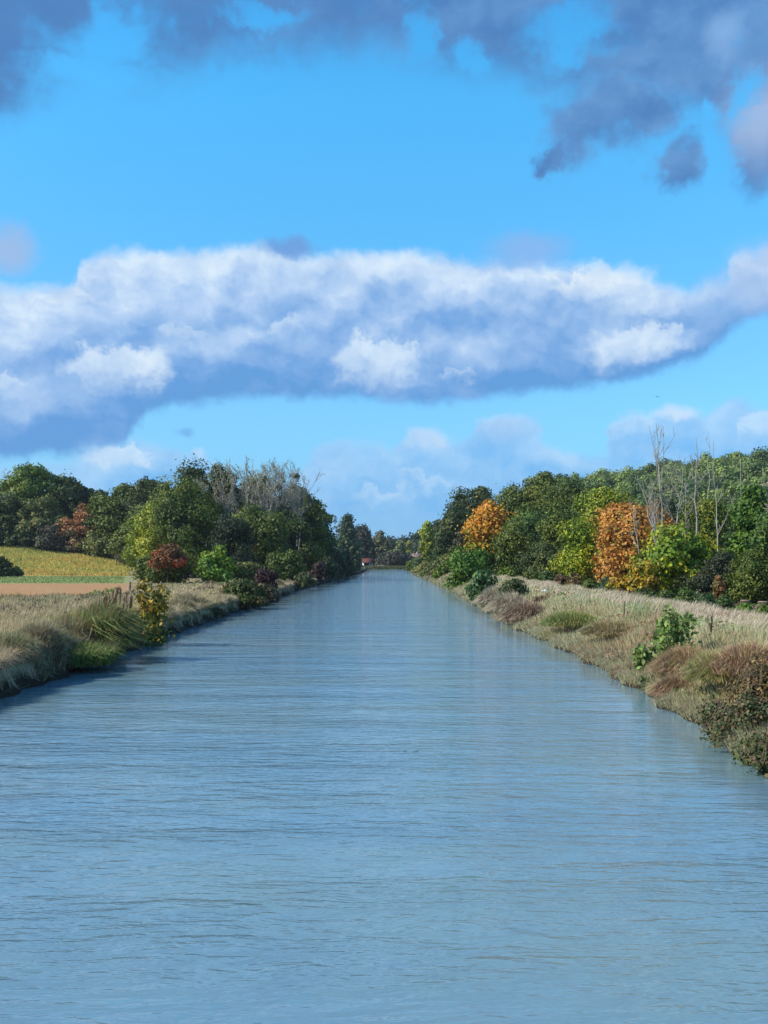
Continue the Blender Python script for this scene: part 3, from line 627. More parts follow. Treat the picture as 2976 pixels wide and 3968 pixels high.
for x, hw, top, d, c_, lab in hedge:
    T_('shrub', lab, 'bush', x, hw, top, d, c_, 'dome', 0, trunk=False, group=GH)
T_('shrub', 'low green undergrowth in front of the bare brown ground', 'bush', 2890, 66, 2346, 66, BG_[:2], 'dome', 0, trunk=False)
T_('shrub', 'low green undergrowth at the right edge in front of the stumps', 'bush', 2975, 54, 2350, 62, MG, 'dome', 0, trunk=False)

# pine wood on the hill
GP = 'pines covering the right hand hill'
pr = []
rng = random.Random(5)
for k in range(5):
    pr.append(orphan_tree('pine_tree', 'green pine among many on the wooded right hand hill', 'pine tree', GP, 420, PN if k % 3 else ((.09,.14,.04),(.14,.2,.05)), 'round' if k % 2 else 'full', 11, 15, 70+k, z0=.25, leaf=.85, nscale=.06))
pts = []
for Yp in np.concatenate([np.arange(262, 420, 17), np.arange(420, 640, 15)]):
    x0, x1 = 2130/1., 3060
    Xa, Xb = (1960-VX)/F*Yp if Yp > 420 else (2100-VX)/F*Yp, (x1-VX)/F*Yp
    xx = Xa
    while xx < Xb:
        pts.append((xx+rng.uniform(-3, 3), Yp+rng.uniform(-5, 5))); xx += 8.3 if Yp > 500 else 10.
pts.sort(key=lambda p_: p_[1]); step = max(1., len(pts)/250)
pts = [pts[int(j*step)] for j in range(min(250, int(len(pts)/step)))]
for k, (X_, Y_) in enumerate(pts):
    z_ = float(ground(X_, Y_)); s_ = rng.uniform(.82, 1.12)
    if k < 5: pr[k].location = (X_, Y_, z_); pr[k].rotation_euler = (0, 0, rng.uniform(0, 6))
    else: copy_tree(pr[k % 5], (X_, Y_, z_), (s_*rng.uniform(.85, 1.15), s_*rng.uniform(.85, 1.15), s_), rng.uniform(0, 6))

# ------------------------------------------------------------------ the far end of the canal
T_('conifer', 'blue green conifer with a pointed top beyond the left wood', 'conifer', 1346, 62, 1996, 440, ((.05,.085,.045),(.08,.12,.06),(.13,.16,.09)), 'cone', .02, clump=.6)
T_('deciduous_tree', 'dark domed tree right of the pointed conifer', 'tree', 1402, 44, 2040, 610, ((.03,.045,.02),(.055,.065,.03),(.09,.07,.04)), 'full', .02)
T_('deciduous_tree', 'dark shaded tree standing over the red roofed house', 'tree', 1432, 34, 2092, 620, DK, 'full', .0, zb=1.)
T_('deciduous_tree', 'pale olive tree right of the red roofed house', 'tree', 1472, 36, 2058, 640, ((.10,.12,.05),(.16,.17,.07),(.2,.2,.1)), 'full', .05)
T_('deciduous_tree', 'dark purplish spreading tree over the far grassy bank', 'tree', 1530, 58, 2138, 600, ((.05,.05,.04),(.07,.075,.05),(.09,.09,.05)), 'full', .05)
T_('willow_tree', 'pale grey green willow leaning right above the far bank', 'tree', 1548, 34, 2094, 640, WL, 'full', .02)
T_('willow_tree', 'small pale willow left of the leaning willow', 'tree', 1508, 26, 2106, 650, WL, 'full', .02)
T_('deciduous_tree', 'small yellow autumn tree over the far pale roofed house', 'tree', 1584, 15, 2096, 700, ((.32,.30,.03),(.2,.24,.03)), 'full', .0)
T_('deciduous_tree', 'small russet autumn tree beside the small yellow one', 'tree', 1606, 17, 2102, 705, ((.26,.13,.06),(.2,.13,.06)), 'full', .0)
T_('deciduous_tree', 'grey purple low tree left of the far pale roofed house', 'tree', 1575, 30, 2150, 610, ((.05,.05,.04),(.07,.07,.05)), 'full', .0)
T_('poplar_tree', 'tall narrow yellow green poplar beyond the right bank', 'poplar', 1656, 27, 2020, 440, ((.2,.26,.02),(.32,.37,.03),(.42,.42,.04)), 'poplar', .02, clump=.7)
T_('poplar_tree', 'tall narrow dark poplar touching the yellow green poplar', 'poplar', 1692, 20, 2028, 455, DK, 'poplar', .02)
T_('deciduous_tree', 'mid green tree right of the two poplars', 'tree', 1712, 24, 2055, 420, ((.05,.09,.03),(.07,.12,.04)), 'full', .0)
T_('deciduous_tree', 'blue dark tree crowning the far end right of the poplars', 'tree', 1700, 50, 2018, 620, BL, 'full', .05)
T_('deciduous_tree', 'dark tree between the poplars and the dark wood of the right side', 'tree', 1748, 34, 1985, 470, DK, 'full', .05)
T_('deciduous_tree', 'blue dark tree left of the yellow green poplar', 'tree', 1632, 32, 2052, 680, BL, 'full', .05)
T_('shrub', 'yellow green bush in front of the dark poplar', 'bush', 1708, 16, 2150, 350, ((.12,.17,.02),(.2,.22,.03)), 'full', 0, trunk=False)
GF = 'dark wood on the far skyline'
pf = [orphan_tree('deciduous_tree', 'tiny dark tree on the far skyline above the canal end', 'tree', GF, 950, BL, 'full', 20, 17, 90+k, z0=.02, leaf=1.7, nscale=.05) for k in range(2)]
k = 0
for row, d in enumerate((900, 960)):
    for j in range(12):
        x = 1440+j*17+row*8; X_, Y_ = XY(x, d); z_ = float(ground(min(X_, 20), Y_))
        h = (CAMH+(VY-(2096-6*row+rng.uniform(-5, 5)))/F*d-z_)/17*(1 if x < 1600 else 1.2)
        if k < 2: pf[k].location = (X_, Y_, z_); pf[k].scale = (1, 1, h)
        else: copy_tree(pf[k % 2], (X_, Y_, z_), (1, 1, h), rng.uniform(0, 6))
        k += 1

# houses
def box(lo, hi):
    x0, y0, z0 = lo; x1, y1, z1 = hi
    V = [(x0,y0,z0),(x1,y0,z0),(x1,y1,z0),(x0,y1,z0),(x0,y0,z1),(x1,y0,z1),(x1,y1,z1),(x0,y1,z1)]
    return V, [(0,3,2,1),(4,5,6,7),(0,1,5,4),(1,2,6,5),(2,3,7,6),(3,0,4,7)]
def boxes(name, bl, mat, parent):
    VV = []; QQ = []
    for lo, hi in bl:
        v, q = box(lo, hi); k = len(VV); VV += v; QQ += [tuple(a+k for a in f) for f in q]
    return link(name, fast_mesh(name, np.array(VV), np.array(QQ)), mat, parent)
M_tile = plain_mat('red_roof_tile', (.12, .04, .03), (.18, .07, .05), 3, stretch=(1, 6, 1), bump=.03)
M_tile2 = plain_mat('pale_roof_tile', (.38, .22, .16), (.48, .32, .24), 3, stretch=(1, 6, 1), bump=.03)
M_white = plain_mat('white_render', (.72, .72, .72), (.82, .82, .80), 2)
M_stone = plain_mat('stone_wall', (.38, .33, .27), (.5, .45, .38), 2)
M_dark = plain_mat('dark_timber', (.03, .022, .018), (.06, .045, .035), 4)
M_glass, T = mat_base('window_glass'); finish(T, (.03, .04, .05, 1), .1, .5)
def house(label, x, d, w, dep, wh, rh, wall, roof, rz, timber=False, zb=1.0, chim=True):
    X_, Y_ = XY(x, d); o = empty('house', (X_, Y_, zb)); o.rotation_euler = (0, 0, rz); tag(o, label, 'house')
    boxes('wall', [((-w/2, -dep/2, -.3), (w/2, dep/2, wh))], wall, o)
    ov = .5
    V = [(-w/2-ov,-dep/2-ov,wh-.1),(w/2+ov,-dep/2-ov,wh-.1),(w/2+ov,dep/2+ov,wh-.1),(-w/2-ov,dep/2+ov,wh-.1),(-w/2-ov,0,wh+rh),(w/2+ov,0,wh+rh)]
    V += [(a, b, c+.18) for a, b, c in V]
    Q = [(0,1,5,4),(2,3,4,5),(6,10,11,7),(8,11,10,9),(0,6,7,1),(2,8,9,3),(0,4,10,6),(3,9,10,4),(1,7,11,5),(2,5,11,8)]
    rf = link('roof', fast_mesh('roof', np.array(V, float), np.array(Q)), roof, o)
    gb = link('gable', fast_mesh('gable', np.array([(-w/2,-dep/2,wh-.1),(-w/2,dep/2,wh-.1),(-w/2,0,wh+rh-.1),(w/2,-dep/2,wh-.1),(w/2,dep/2,wh-.1),(w/2,0,wh+rh-.1)], float), tris=np.array([(0,2,1),(3,4,5)])), wall, o)
    if chim: boxes('chimney', [((w*.25, -.4, wh+rh*.5), (w*.25+.8, .4, wh+rh+1.))], wall, rf)
    if timber: boxes('porch', [((-w/2+.4, -dep/2-.25, .9), (w*.12, -dep/2-.003, wh-.1)), ((-w*.06, -dep/2-.3, -.3), (w*.10, -dep/2-.003, .9))], M_dark, o)
    for wx in ((w*.3,) if timber else (-w*.3, w*.05, w*.32)):
        wn = boxes('window', [((wx-.5, -dep/2-.06, 1.0+.2), (wx+.5, -dep/2-.003, 2.3))], M_white, o)
        boxes('pane', [((wx-.38, -dep/2-.09, 1.32), (wx+.38, -dep/2-.063, 2.18))], M_glass, wn)
    boxes('door', [((-w*.14-.45, -dep/2-.08, 0), (-w*.14+.45, -dep/2-.003, 2.1))], M_dark, o) if not timber else None
    return o
house('small white walled house with a red roof on the far bank', 1424, 572, 5.4, 4.6, 2.6, 2.3, M_white, M_tile, R(8), True, zb=1.0, chim=False)
house('pale stone house with a washed red roof behind the far bank bushes', 1598, 640, 10.5, 7, 4.6, 2.4, M_stone, M_tile2, R(-14), zb=2.2)

# ------------------------------------------------------------------ plants on the banks
# left bank
T_('shrub', 'green and rust brown shrub leaning over the water on the left bank', 'bush', 945, 84, 2245, 105, ((.07,.11,.02),(.12,.13,.03),(.14,.07,.03)), 'full', 0, trunk=False, zb=.15, leaf=.24)
T_('shrub', 'dark green water side shrub right of the rust brown one', 'bush', 1020, 58, 2265, 116, ((.05,.065,.025),(.09,.09,.035),(.06,.04,.03)), 'dome', 0, trunk=False, zb=.3)
T_('shrub', 'dark burgundy leafed bush above the left bank edge', 'bush', 1030, 46, 2202, 122, PU, 'full', 0, trunk=False, zb=.8)
T_('shrub', 'small dark burgundy round bush far along the left bank', 'bush', 1235, 34, 2186, 212, ((.04,.022,.02),(.07,.04,.03),(.09,.07,.04)), 'full', 0, trunk=False, zb=.4)
T_('shrub', 'low green scrub between the two burgundy bushes', 'bush', 1180, 40, 2218, 170, ((.07,.09,.03),(.10,.11,.04)), 'dome', 0, trunk=False, zb=.6)
T_('shrub', 'low dark shrub at the waterline below the dry left bank grass', 'bush', 815, 52, 2345, 87, ((.06,.07,.025),(.10,.11,.04),(.13,.11,.06)), 'dome', 0, trunk=False, zb=.15)
GW = 'willow scrub lining the far left bank'
for j, (x, hw, top, d, lab) in enumerate([(1275,32,2155,235,'grey green willow bush next to the far burgundy bush'),(1310,30,2148,262,'second willow bush along the far left bank'),(1342,30,2135,300,'taller grey green willow bush below the conifer'),
      (1368,22,2118,345,'upright grey green willow right below the conifer'),(1384,15,2140,385,'dark willow bush before the red roofed house'),(1256,26,2162,250,'green willow bush against the dark left wood end')]):
    T_('willow_shrub', lab, 'bush', x, hw, top, d, ((.06,.085,.035),(.09,.115,.045),(.13,.14,.06)), 'full', 0, trunk=False, group=GW, zb=.3)
# right bank
T_('shrub', 'bright green bush leaning to the water below the orange tree', 'bush', 1795, 62, 2150, 165, ((.05,.12,.012),(.08,.17,.015),(.13,.23,.02)), 'full', 0, trunk=False, zb=.2, clump=1.1)
T_('shrub', 'upright bright green bush just under the orange tree crown', 'bush', 1842, 48, 2125, 178, ((.05,.12,.012),(.08,.18,.015),(.15,.25,.025)), 'full', 0, trunk=False, zb=.6)
T_('shrub', 'large leafed light green bush reaching down to the water, right bank', 'bush', 1868, 50, 2208, 118, ((.05,.10,.03),(.08,.16,.05),(.16,.24,.06)), 'full', 0, trunk=False, zb=.1, leaf=.3)
T_('shrub', 'low dark green domed bush in the crest grass, right bank', 'bush', 1990, 72, 2252, 96, ((.05,.07,.02),(.08,.10,.03),(.12,.12,.045)), 'dome', 0, trunk=False, zb=1.2)
T_('shrub', 'low reddish brown bramble in the grass right of the domed bush', 'bush', 2125, 60, 2308, 84, ((.11,.07,.035),(.16,.10,.05),(.09,.09,.04)), 'dome', 0, trunk=False, zb=1.3)
GRR = 'scrub lining the far right bank'
for (x, hw, top, d, c_, lab) in [(1608,36,2170,430,MG,'farthest low green bush of the right bank'),(1634,38,2160,370,((.07,.11,.03),(.11,.15,.04)),'green bush in front of the yellow green poplar foot'),(1660,42,2176,320,OL,'pale olive bush of the far right bank'),
      (1690,44,2168,275,((.08,.115,.03),(.12,.155,.04),(.18,.18,.06)),'olive green bush right of the pale olive one on the far right bank'),(1758,40,2120,285,DG,'dark bush behind the bright green bush'),(1628,30,2192,345,OL,'low olive bush right at the water of the far right bank'),
      (1722,40,2180,232,MG,'green bush at the water just before the bright green bush'),(1745,36,2150,240,OL,'olive bush between the dark bush and the bright green bush'),(1655,26,2205,285,MG,'small green bush at the waterline under the olive ones'),(1700,26,2215,240,((.3,.26,.15),(.2,.2,.09)),'tan dry scrub at the waterline before the bright green bush')]:
    T_('shrub', lab, 'bush', x, hw, top, d, c_, 'full', 0, trunk=False, group=GRR, zb=.3)

# ------------------------------------------------------------------ blades: grass, reeds
def blades(P, h, w, lean, rng, bend=.5):
    """P (n,3) roots, h, w (n,), lean (n,2) horizontal displacement as a fraction of height"""
    n = len(P); a = rng.uniform(0, math.pi, n); sx = np.cos(a)*w*.5; sy = np.sin(a)*w*.5
    S = np.stack([sx, sy, np.zeros(n)], 1)
    L = np.concatenate([lean*h[:, None], np.zeros((n, 1))], 1)
    mid = P+np.stack([0*h, 0*h, h*.55], 1)+L*(1-bend)*.55
    tipz = np.sqrt(np.maximum(.04, 1-np.minimum(.96, (lean**2).sum(1))))*h
    tip = P+np.stack([0*h, 0*h, tipz], 1)+L
    V = np.stack([P-S, P+S, mid+S*.8, mid-S*.8, tip], 1).reshape(-1, 3)
    b = np.arange(n)*5
    return V, np.stack([b, b+1, b+2, b+3], 1), np.stack([b+3, b+2, b+4], 1)
def blade_obj(name, P, h, w, lean, rng, mat, parent=None, **kw):
    V, q, t = blades(P, h, w, lean, rng, **kw); return link(name, fast_mesh(name, V, q, t), mat, parent)
def grass_mat(stops, s1=.15, s2=1.2, rnd=.25, trans=.25):
    m, T = mat_base('grass'); g = T.node('ShaderNodeNewGeometry'); p_ = g.outputs['Position']
    a = T.noise(p_, s1, 4, .6)[0]; b = T.noise(p_, s2, 3, .6)[0]; r_ = g.outputs['Random Per Island']
    v = T.math('ADD', T.math('ADD', T.math('MULTIPLY', a, .65), T.math('MULTIPLY', b, .35)), T.math('MULTIPLY_ADD', r_, rnd, -rnd/2))
    c = T.ramp(v, [(k_, (*c_, 1)) for k_, c_ in stops])
    hsv = T.node('ShaderNodeHueSaturation'); T.l.new(c, hsv.inputs['Color'])
    T.l.new(T.math('MULTIPLY_ADD', T.math('FRACT', T.math('MULTIPLY', r_, 5.3)), .6, .7), hsv.inputs['Value'])
    finish(T, hsv.outputs[0], .7, .2, trans=trans); return m
STRAW = grass_mat([(.34, (.24,.28,.10)), (.43, (.42,.41,.20)), (.49, (.66,.53,.40)), (.57, (.74,.60,.46)), (.66, (.44,.31,.2))], .3, 1.6)
MIXED = grass_mat([(.32, (.42,.26,.15)), (.42, (.64,.53,.34)), (.5, (.40,.42,.18)), (.57, (.54,.50,.27)), (.66, (.72,.60,.42))])
LBANK = grass_mat([(.32, (.18,.2,.08)), (.42, (.32,.30,.16)), (.5, (.58,.46,.28)), (.58, (.66,.51,.35)), (.68, (.32,.25,.16))])
def scatter(n, y0, y1, rng):    # density falls as 1/Y
    return y0*(y1/y0)**rng.uniform(0, 1, n)
rg = np.random.default_rng(1)
def pix(Y): return Y/1032.
LMEAD = grass_mat([(.34, (.24,.26,.09)), (.43, (.42,.36,.17)), (.5, (.62,.49,.29)), (.57, (.70,.55,.37)), (.66, (.36,.26,.14))], .3, 1.6)
# right bank crest: pale straw
n = 110000; Y = scatter(n, 20, 380, rg); s = rg.uniform(4.9, 9.2, n); X = edgeR(Y)+s
lp = lump(X*2.2, Y*1.3)
h = rg.uniform(.3, .75, n)*(1+.55*lp)*(1-.35*ss(Y, 150, 300)); w = np.maximum(.010, pix(Y)*.55)
lean = np.stack([.35+.15*rg.normal(size=n), .1*rg.normal(size=n)], 1)
o = blade_obj('grass', np.stack([X, Y, ground(X, Y)-.03], 1), h, w, lean, rg, STRAW); tag(o, 'tall pale dry grass along the crest of the right bank', 'grass', kind='stuff')
n = 70000; Y = scatter(n, 20, 330, rg); s = rg.uniform(2.6, 6.2, n); X = edgeR(Y)+s; lp = lump(X*2.2, Y*1.3)
o = blade_obj('grass', np.stack([X, Y, ground(X, Y)-.03], 1), rg.uniform(.2, .5, n)*(1+.6*lp), np.maximum(.010, pix(Y)*.55), np.stack([.3+.25*rg.normal(size=n), .2*rg.normal(size=n)], 1), rg,
    grass_mat([(.34, (.26,.34,.13)), (.45, (.38,.45,.2)), (.53, (.55,.53,.32)), (.62, (.62,.52,.36))], .3, 1.6)); tag(o, 'pale green shorter grass between crest and slope of the right bank', 'grass', kind='stuff')
# right bank slope: mixed
n = 130000; Y = scatter(n, 20, 330, rg); s = rg.uniform(-.1, 4.2, n); X = edgeR(Y)+s; lp = lump(X*3, Y*1.5)
h = rg.uniform(.25, .6, n)*(1+.45*lp); w = np.maximum(.010, pix(Y)*.6)
lean = np.stack([-.35*(1-s/4)+.22*rg.normal(size=n), .18*rg.normal(size=n)], 1)
o = blade_obj('grass', np.stack([X, Y, ground(X, Y)-.03], 1), h, w, lean, rg, MIXED); tag(o, 'rough green and brown grass on the slope of the right bank', 'grass', kind='stuff')
n = 30000; Y = scatter(n, 20, 300, rg); s = rg.uniform(-.25, .9, n); X = edgeR(Y)+s
h = rg.uniform(.25, .6, n)*(1+.3*lump(X*3, Y*1.5)); w = np.maximum(.010, pix(Y)*.6); lean = np.stack([-.75+.3*rg.normal(size=n), .25*rg.normal(size=n)], 1)
o = blade_obj('grass', np.stack([X, Y, np.maximum(ground(X, Y), .02)], 1), h, w, lean, rg, MIXED); tag(o, 'dry grass drooping to the waterline of the right bank', 'grass', kind='stuff')
n = 34000; Y = rg.uniform(110, 440, n); s = rg.uniform(-.1, 6, n); X = edgeR(Y)+s
o = blade_obj('grass', np.stack([X, Y, np.maximum(ground(X, Y), .02)], 1), rg.uniform(.3, .9, n)*(1+.4*lump(X*2, Y)), pix(Y)*.7, np.stack([-.3+.35*rg.normal(size=n), .25*rg.normal(size=n)], 1), rg, MIXED); tag(o, 'rough grass along the far part of the right bank', 'grass', kind='stuff')
# left bank meadow
n = 190000; Y = scatter(n, 24, 260, rg); s = rg.uniform(0, 1, n)**1.2*np.clip(8+.14*Y, 8, 34); X = edgeL(Y)-.6-s; lp = lump(X*2, Y*1.2)
h = rg.uniform(.3, .75, n)*(1+.4*lp)*(1-.55*ss(Y, 110, 200)); w = np.maximum(.012, pix(Y)*.6)
lean = np.stack([.3+.2*rg.normal(size=n), .12*rg.normal(size=n)], 1)
keep = ~((X < -.26*Y) & (Y > 104)); X, Y, h, w, lean = X[keep], Y[keep], h[keep], w[keep], lean[keep]
o = blade_obj('grass', np.stack([X, Y, ground(X, Y)-.03], 1), h, w, lean, rg, LMEAD); tag(o, 'pale dry meadow grass on top of the left bank', 'grass', kind='stuff')
# left bank lip, hanging over the black cut edge
n = 80000; Y = scatter(n, 24, 330, rg); s = rg.uniform(.2, 1.6, n); X = edgeL(Y)-.25-s; lp = lump(X*3, Y*2)
h = rg.uniform(.3, .75, n)*(1+.4*lp)*(1-.3*ss(Y, 110, 250)); w = np.maximum(.012, pix(Y)*.6)
lean = np.stack([.8*(1-s/2)+.28*rg.normal(size=n), -.15+.22*rg.normal(size=n)], 1)
o = blade_obj('grass', np.stack([X, Y, ground(X, Y)-.03], 1), h, w, lean, rg, LBANK); tag(o, 'brown grass hanging over the dark cut edge of the left bank', 'grass', kind='stuff')
n = 10000; Y = scatter(n, 22, 300, rg); s = rg.uniform(.25, .75, n); X = edgeL(Y)-s
o = blade_obj('grass', np.stack([X, Y, np.maximum(.35, ground(X, Y))+.05], 1), -rg.uniform(.25, .75, n)*(1+.4*lump(X*3, Y*2)), np.maximum(.012, pix(Y)*.6), np.stack([-.6+.25*rg.normal(size=n), .25*rg.normal(size=n)], 1), rg, LBANK); tag(o, 'dead grass trailing down the cut face of the left bank', 'grass', kind='stuff')
for side, mt_, lab in ((1, MIXED, 'rough grass on the nearest stretch of the right bank, beside the camera'), (-1, LMEAD, 'dry grass on the nearest stretch of the left bank, beside the camera')):
    n = 42000; Y = rg.uniform(-4, 25, n); s = rg.uniform(-.05, 10, n); X = edgeR(Y)+s if side > 0 else edgeL(Y)-.25-s; h = rg.uniform(.3, .75, n)*(1+.4*lump(X*2, Y*2))
    o = blade_obj('grass', np.stack([X, Y, np.maximum(ground(X, Y), .02)-.03], 1), h, np.full(n, .02), np.stack([-side*.3+.3*rg.normal(size=n), .2*rg.normal(size=n)], 1), rg, mt_); tag(o, lab, 'grass', kind='stuff')
# far bank
n = 14000; X = rg.uniform(-32, 16, n); Y = rg.uniform(Y_END+.4, Y_END+14, n); h = rg.uniform(.5, 1.1, n)
o = blade_obj('grass', np.stack([X, Y, ground(X, Y)], 1), h, np.full(n, .45), np.stack([.2*rg.normal(size=n), .2*rg.normal(size=n)], 1), rg, grass_mat([(.35, (.07,.10,.03)), (.5, (.15,.17,.07)), (.6, (.28,.25,.14))], .08, .4)); tag(o, 'green and straw coloured grass on the bank across the canal end', 'grass', kind='stuff')
# yellow crop on the rising field, green crop on the strip
n = 60000; Y = rg.uniform(264, 312, n); X = rg.uniform(-150, -60, n); keep = (X < -.26*Y); X, Y = X[keep], Y[keep]; n = len(X)
o = blade_obj('crop', np.stack([X, Y, ground(X, Y)], 1), rg.uniform(.2, .75, n)*(1+.5*lump(X*.7, Y*.5)), np.full(n, .17), .3*rg.normal(size=(n, 2)), rg, grass_mat([(.3, (.54,.34,.10)), (.42, (.68,.50,.13)), (.5, (.70,.60,.18)), (.58, (.42,.44,.12)), (.68, (.20,.26,.07))], .07, .35)); tag(o, 'yellowing crop on the rising far left field', 'crop', kind='stuff')
n = 16000; Y = rg.uniform(183, 261, n); X = rg.uniform(-125, -42, n); keep = (X < -.26*Y-1); X, Y = X[keep], Y[keep]; n = len(X)
o = blade_obj('crop', np.stack([X, Y, ground(X, Y)], 1), rg.uniform(.1, .3, n), np.full(n, .16), .3*rg.normal(size=(n, 2)), rg, grass_mat([(.35, (.2,.28,.07)), (.6, (.36,.42,.16))], .1, .5)); tag(o, 'short green crop in the level strip of field', 'crop', kind='stuff')
# weeds on the near edge of the orange field
n = 9000; Y = rg.uniform(70, 112, n); X = edgeL(Y)-rg.uniform(8, 30, n); h = rg.uniform(.2, .7, n)*(1+.5*lump(X*3, Y*2))
o = blade_obj('weeds', np.stack([X, Y, ground(X, Y)], 1), h, np.full(n, .07), .3*rg.normal(size=(n, 2)), rg, grass_mat([(.35, (.07,.11,.05)), (.5, (.14,.16,.08)), (.6, (.30,.22,.12))], .1, .5)); tag(o, 'dark green weeds between the dry grass and the orange field', 'weeds', kind='stuff')

def patches(label, n, side, s0, s1, y0, y1, thr, size, hh, stops, seed):
    r_ = np.random.default_rng(seed); Y = scatter(n*3, y0, y1, r_); s_ = r_.uniform(s0, s1, n*3)
    X = edgeR(Y)+s_ if side > 0 else edgeL(Y)-s_
    q = np.sin(X*1.1+seed+2*np.sin(Y*.35))*np.sin(Y*.55+seed*2+X*.3)+.5*np.sin(X*2.7+Y*1.3)
    k_ = q > thr; X, Y, q = X[k_][:n], Y[k_][:n], q[k_][:n]; m_ = len(X)
    z = ground(X, Y)+r_.uniform(.02, 1, m_)*hh*np.clip((q-thr)*2, .15, 1)
    Vv, Qq = leaves(np.stack([X, Y, z], 1), r_.normal(size=(m_, 3))+np.array([0, -.2, .5]), np.maximum(size, pix(Y)*1.6), r_, 1.8)
    o = link('weeds', fast_mesh('weeds', Vv, Qq), grass_mat(stops, .6, 3, .5)); tag(o, label, 'weeds', kind='stuff')
patches('low green weeds mixed into the right bank grass', 26000, 1, .2, 8.5, 20, 260, .62, .07, .4, [(.35, (.10,.17,.04)), (.5, (.2,.28,.08)), (.62, (.34,.4,.16))], 1)
patches('rusty brown withered weeds in patches on the right bank', 20000, 1, .0, 5.0, 20, 260, .7, .07, .5, [(.35, (.22,.11,.06)), (.5, (.36,.2,.11)), (.62, (.5,.33,.2))], 5)
patches('low green weeds mixed into the left bank meadow', 30000, -1, .8, 22, 26, 240, .62, .08, .45, [(.35, (.12,.18,.05)), (.5, (.22,.29,.09)), (.62, (.36,.4,.17))], 2)
patches('brown withered weeds and stalks on the left bank meadow', 26000, -1, .6, 14, 26, 200, .68, .08, .75, [(.35, (.14,.10,.06)), (.5, (.26,.2,.12)), (.62, (.38,.28,.18))], 7)
# grass tussocks, each a thing
def tussock(name, label, cat, x, y, rx, hh, n, stops, d, lean0=(0, 0), spread=.8, zb=None, w=None, group=None):
    X_, Y_ = XY(x, d)
    if name == 'weed_clump': X_ = float(edgeL(Y_))-.9-(d*.37 % 1)*1.2
    b = float(ground(X_, Y_)) if zb is None else zb
    r_ = np.random.default_rng(int(x)); a = r_.uniform(0, 2*math.pi, n); q = rx*np.sqrt(r_.uniform(0, 1, n))
    lx, ly = q*np.cos(a), q*np.sin(a)
    gz = (ground(X_+lx, Y_+ly)-b if zb is None else 0*lx)+hh*.55*(1-(q/rx)**2)
    h = hh*r_.uniform(.35, .8, n)*(1-.3*(q/rx)**2)
    lean = np.stack([lx/rx*spread+lean0[0], ly/rx*spread+lean0[1]], 1)+.2*r_.normal(size=(n, 2))
    n2_ = n
    o = blade_obj(name, np.stack([lx, ly, np.maximum(gz, -.9)], 1), h, np.full(n, w or max(.014, pix(d)*.8)), lean, r_, grass_mat(stops, 1.2, 4, .4))
    o.location = (X_, Y_, b); tag(o, label, cat, group); return o
BRN = [(.3, (.34,.17,.10)), (.45, (.56,.33,.2)), (.55, (.70,.50,.33)), (.65, (.46,.42,.15))]
STR = [(.3, (.4,.32,.18)), (.45, (.55,.45,.3)), (.6, (.68,.58,.43))]
tussock('grass_tussock', 'big reddish brown dead grass mound over the water, right bank', 'tussock', 2668, 0, 1.25, .95, 5200, BRN, 38.5, (-.15, -.1), zb=.75)
tussock('grass_tussock', 'lower brown grass clump hanging to the water beside the big mound', 'tussock', 2620, 0, .8, .7, 2600, BRN, 36, (-.35, -.2), zb=.25)
tussock('grass_tussock', 'yellow green tall grass clump between the brown mound and the bramble', 'tussock', 2775, 0, 1.0, .95, 3200, [(.3, (.36,.38,.13)), (.5, (.55,.5,.2)), (.65, (.62,.45,.26))], 34, (-.1, -.1), zb=1.0)
tussock('grass_tussock', 'brown grass clump on the bank above the bramble at right edge', 'tussock', 2900, 0, 1.1, .95, 3200, BRN, 33, (0, -.1), zb=1.35)
tussock('grass_tussock', 'pinkish brown rounded grass clump at the water, right bank', 'tussock', 2035, 0, 1.7, 1.5, 3600, [(.3, (.32,.2,.14)), (.5, (.48,.34,.23)), (.65, (.6,.48,.32))], 77, (-.2, -.15), zb=.35)
tussock('grass_tussock', 'pale straw domed grass clump left of the pinkish brown clump', 'tussock', 1975, 0, 1.6, 1.6, 3200, STR, 87, (-.2, -.15), zb=.5)
tussock('grass_tussock', 'pale straw grass clump beside the large leafed bush, right bank', 'tussock', 1925, 0, 1.7, 1.7, 2600, STR, 103, (-.25, -.1), zb=.5)
tussock('grass_tussock', 'green yellow grass clump in the middle of the right bank slope', 'tussock', 2215, 0, 1.8, .8, 4200, [(.3, (.46,.30,.12)), (.45, (.42,.43,.14)), (.6, (.30,.37,.12))], 63, (-.1, -.1), zb=1.0)
tussock('grass_tussock', 'orange tinged grass clump left of the leafy sapling', 'tussock', 2370, 0, 1.6, .7, 3400, [(.3, (.52,.32,.16)), (.5, (.42,.38,.15)), (.6, (.5,.42,.24))], 54, (-.1, -.1), zb=1.1)
tussock('grass_tussock', 'brownish spent flower stalk clump left of the near left reeds', 'tussock', 150, 0, 1.3, 1.1, 2600, [(.3, (.24,.18,.1)), (.5, (.42,.34,.2)), (.6, (.3,.35,.14))], 46, (.1, 0))
tussock('grass_tussock', 'grey straw grass clump at the left edge of the photo', 'tussock', 30, 0, 1.5, 1.0, 2800, [(.3, (.25,.22,.1)), (.5, (.48,.4,.25)), (.6, (.34,.36,.16))], 42, (.2, -.1))
WST = [(.3, (.20,.15,.09)), (.45, (.36,.28,.17)), (.58, (.52,.43,.28)), (.68, (.26,.30,.12))]
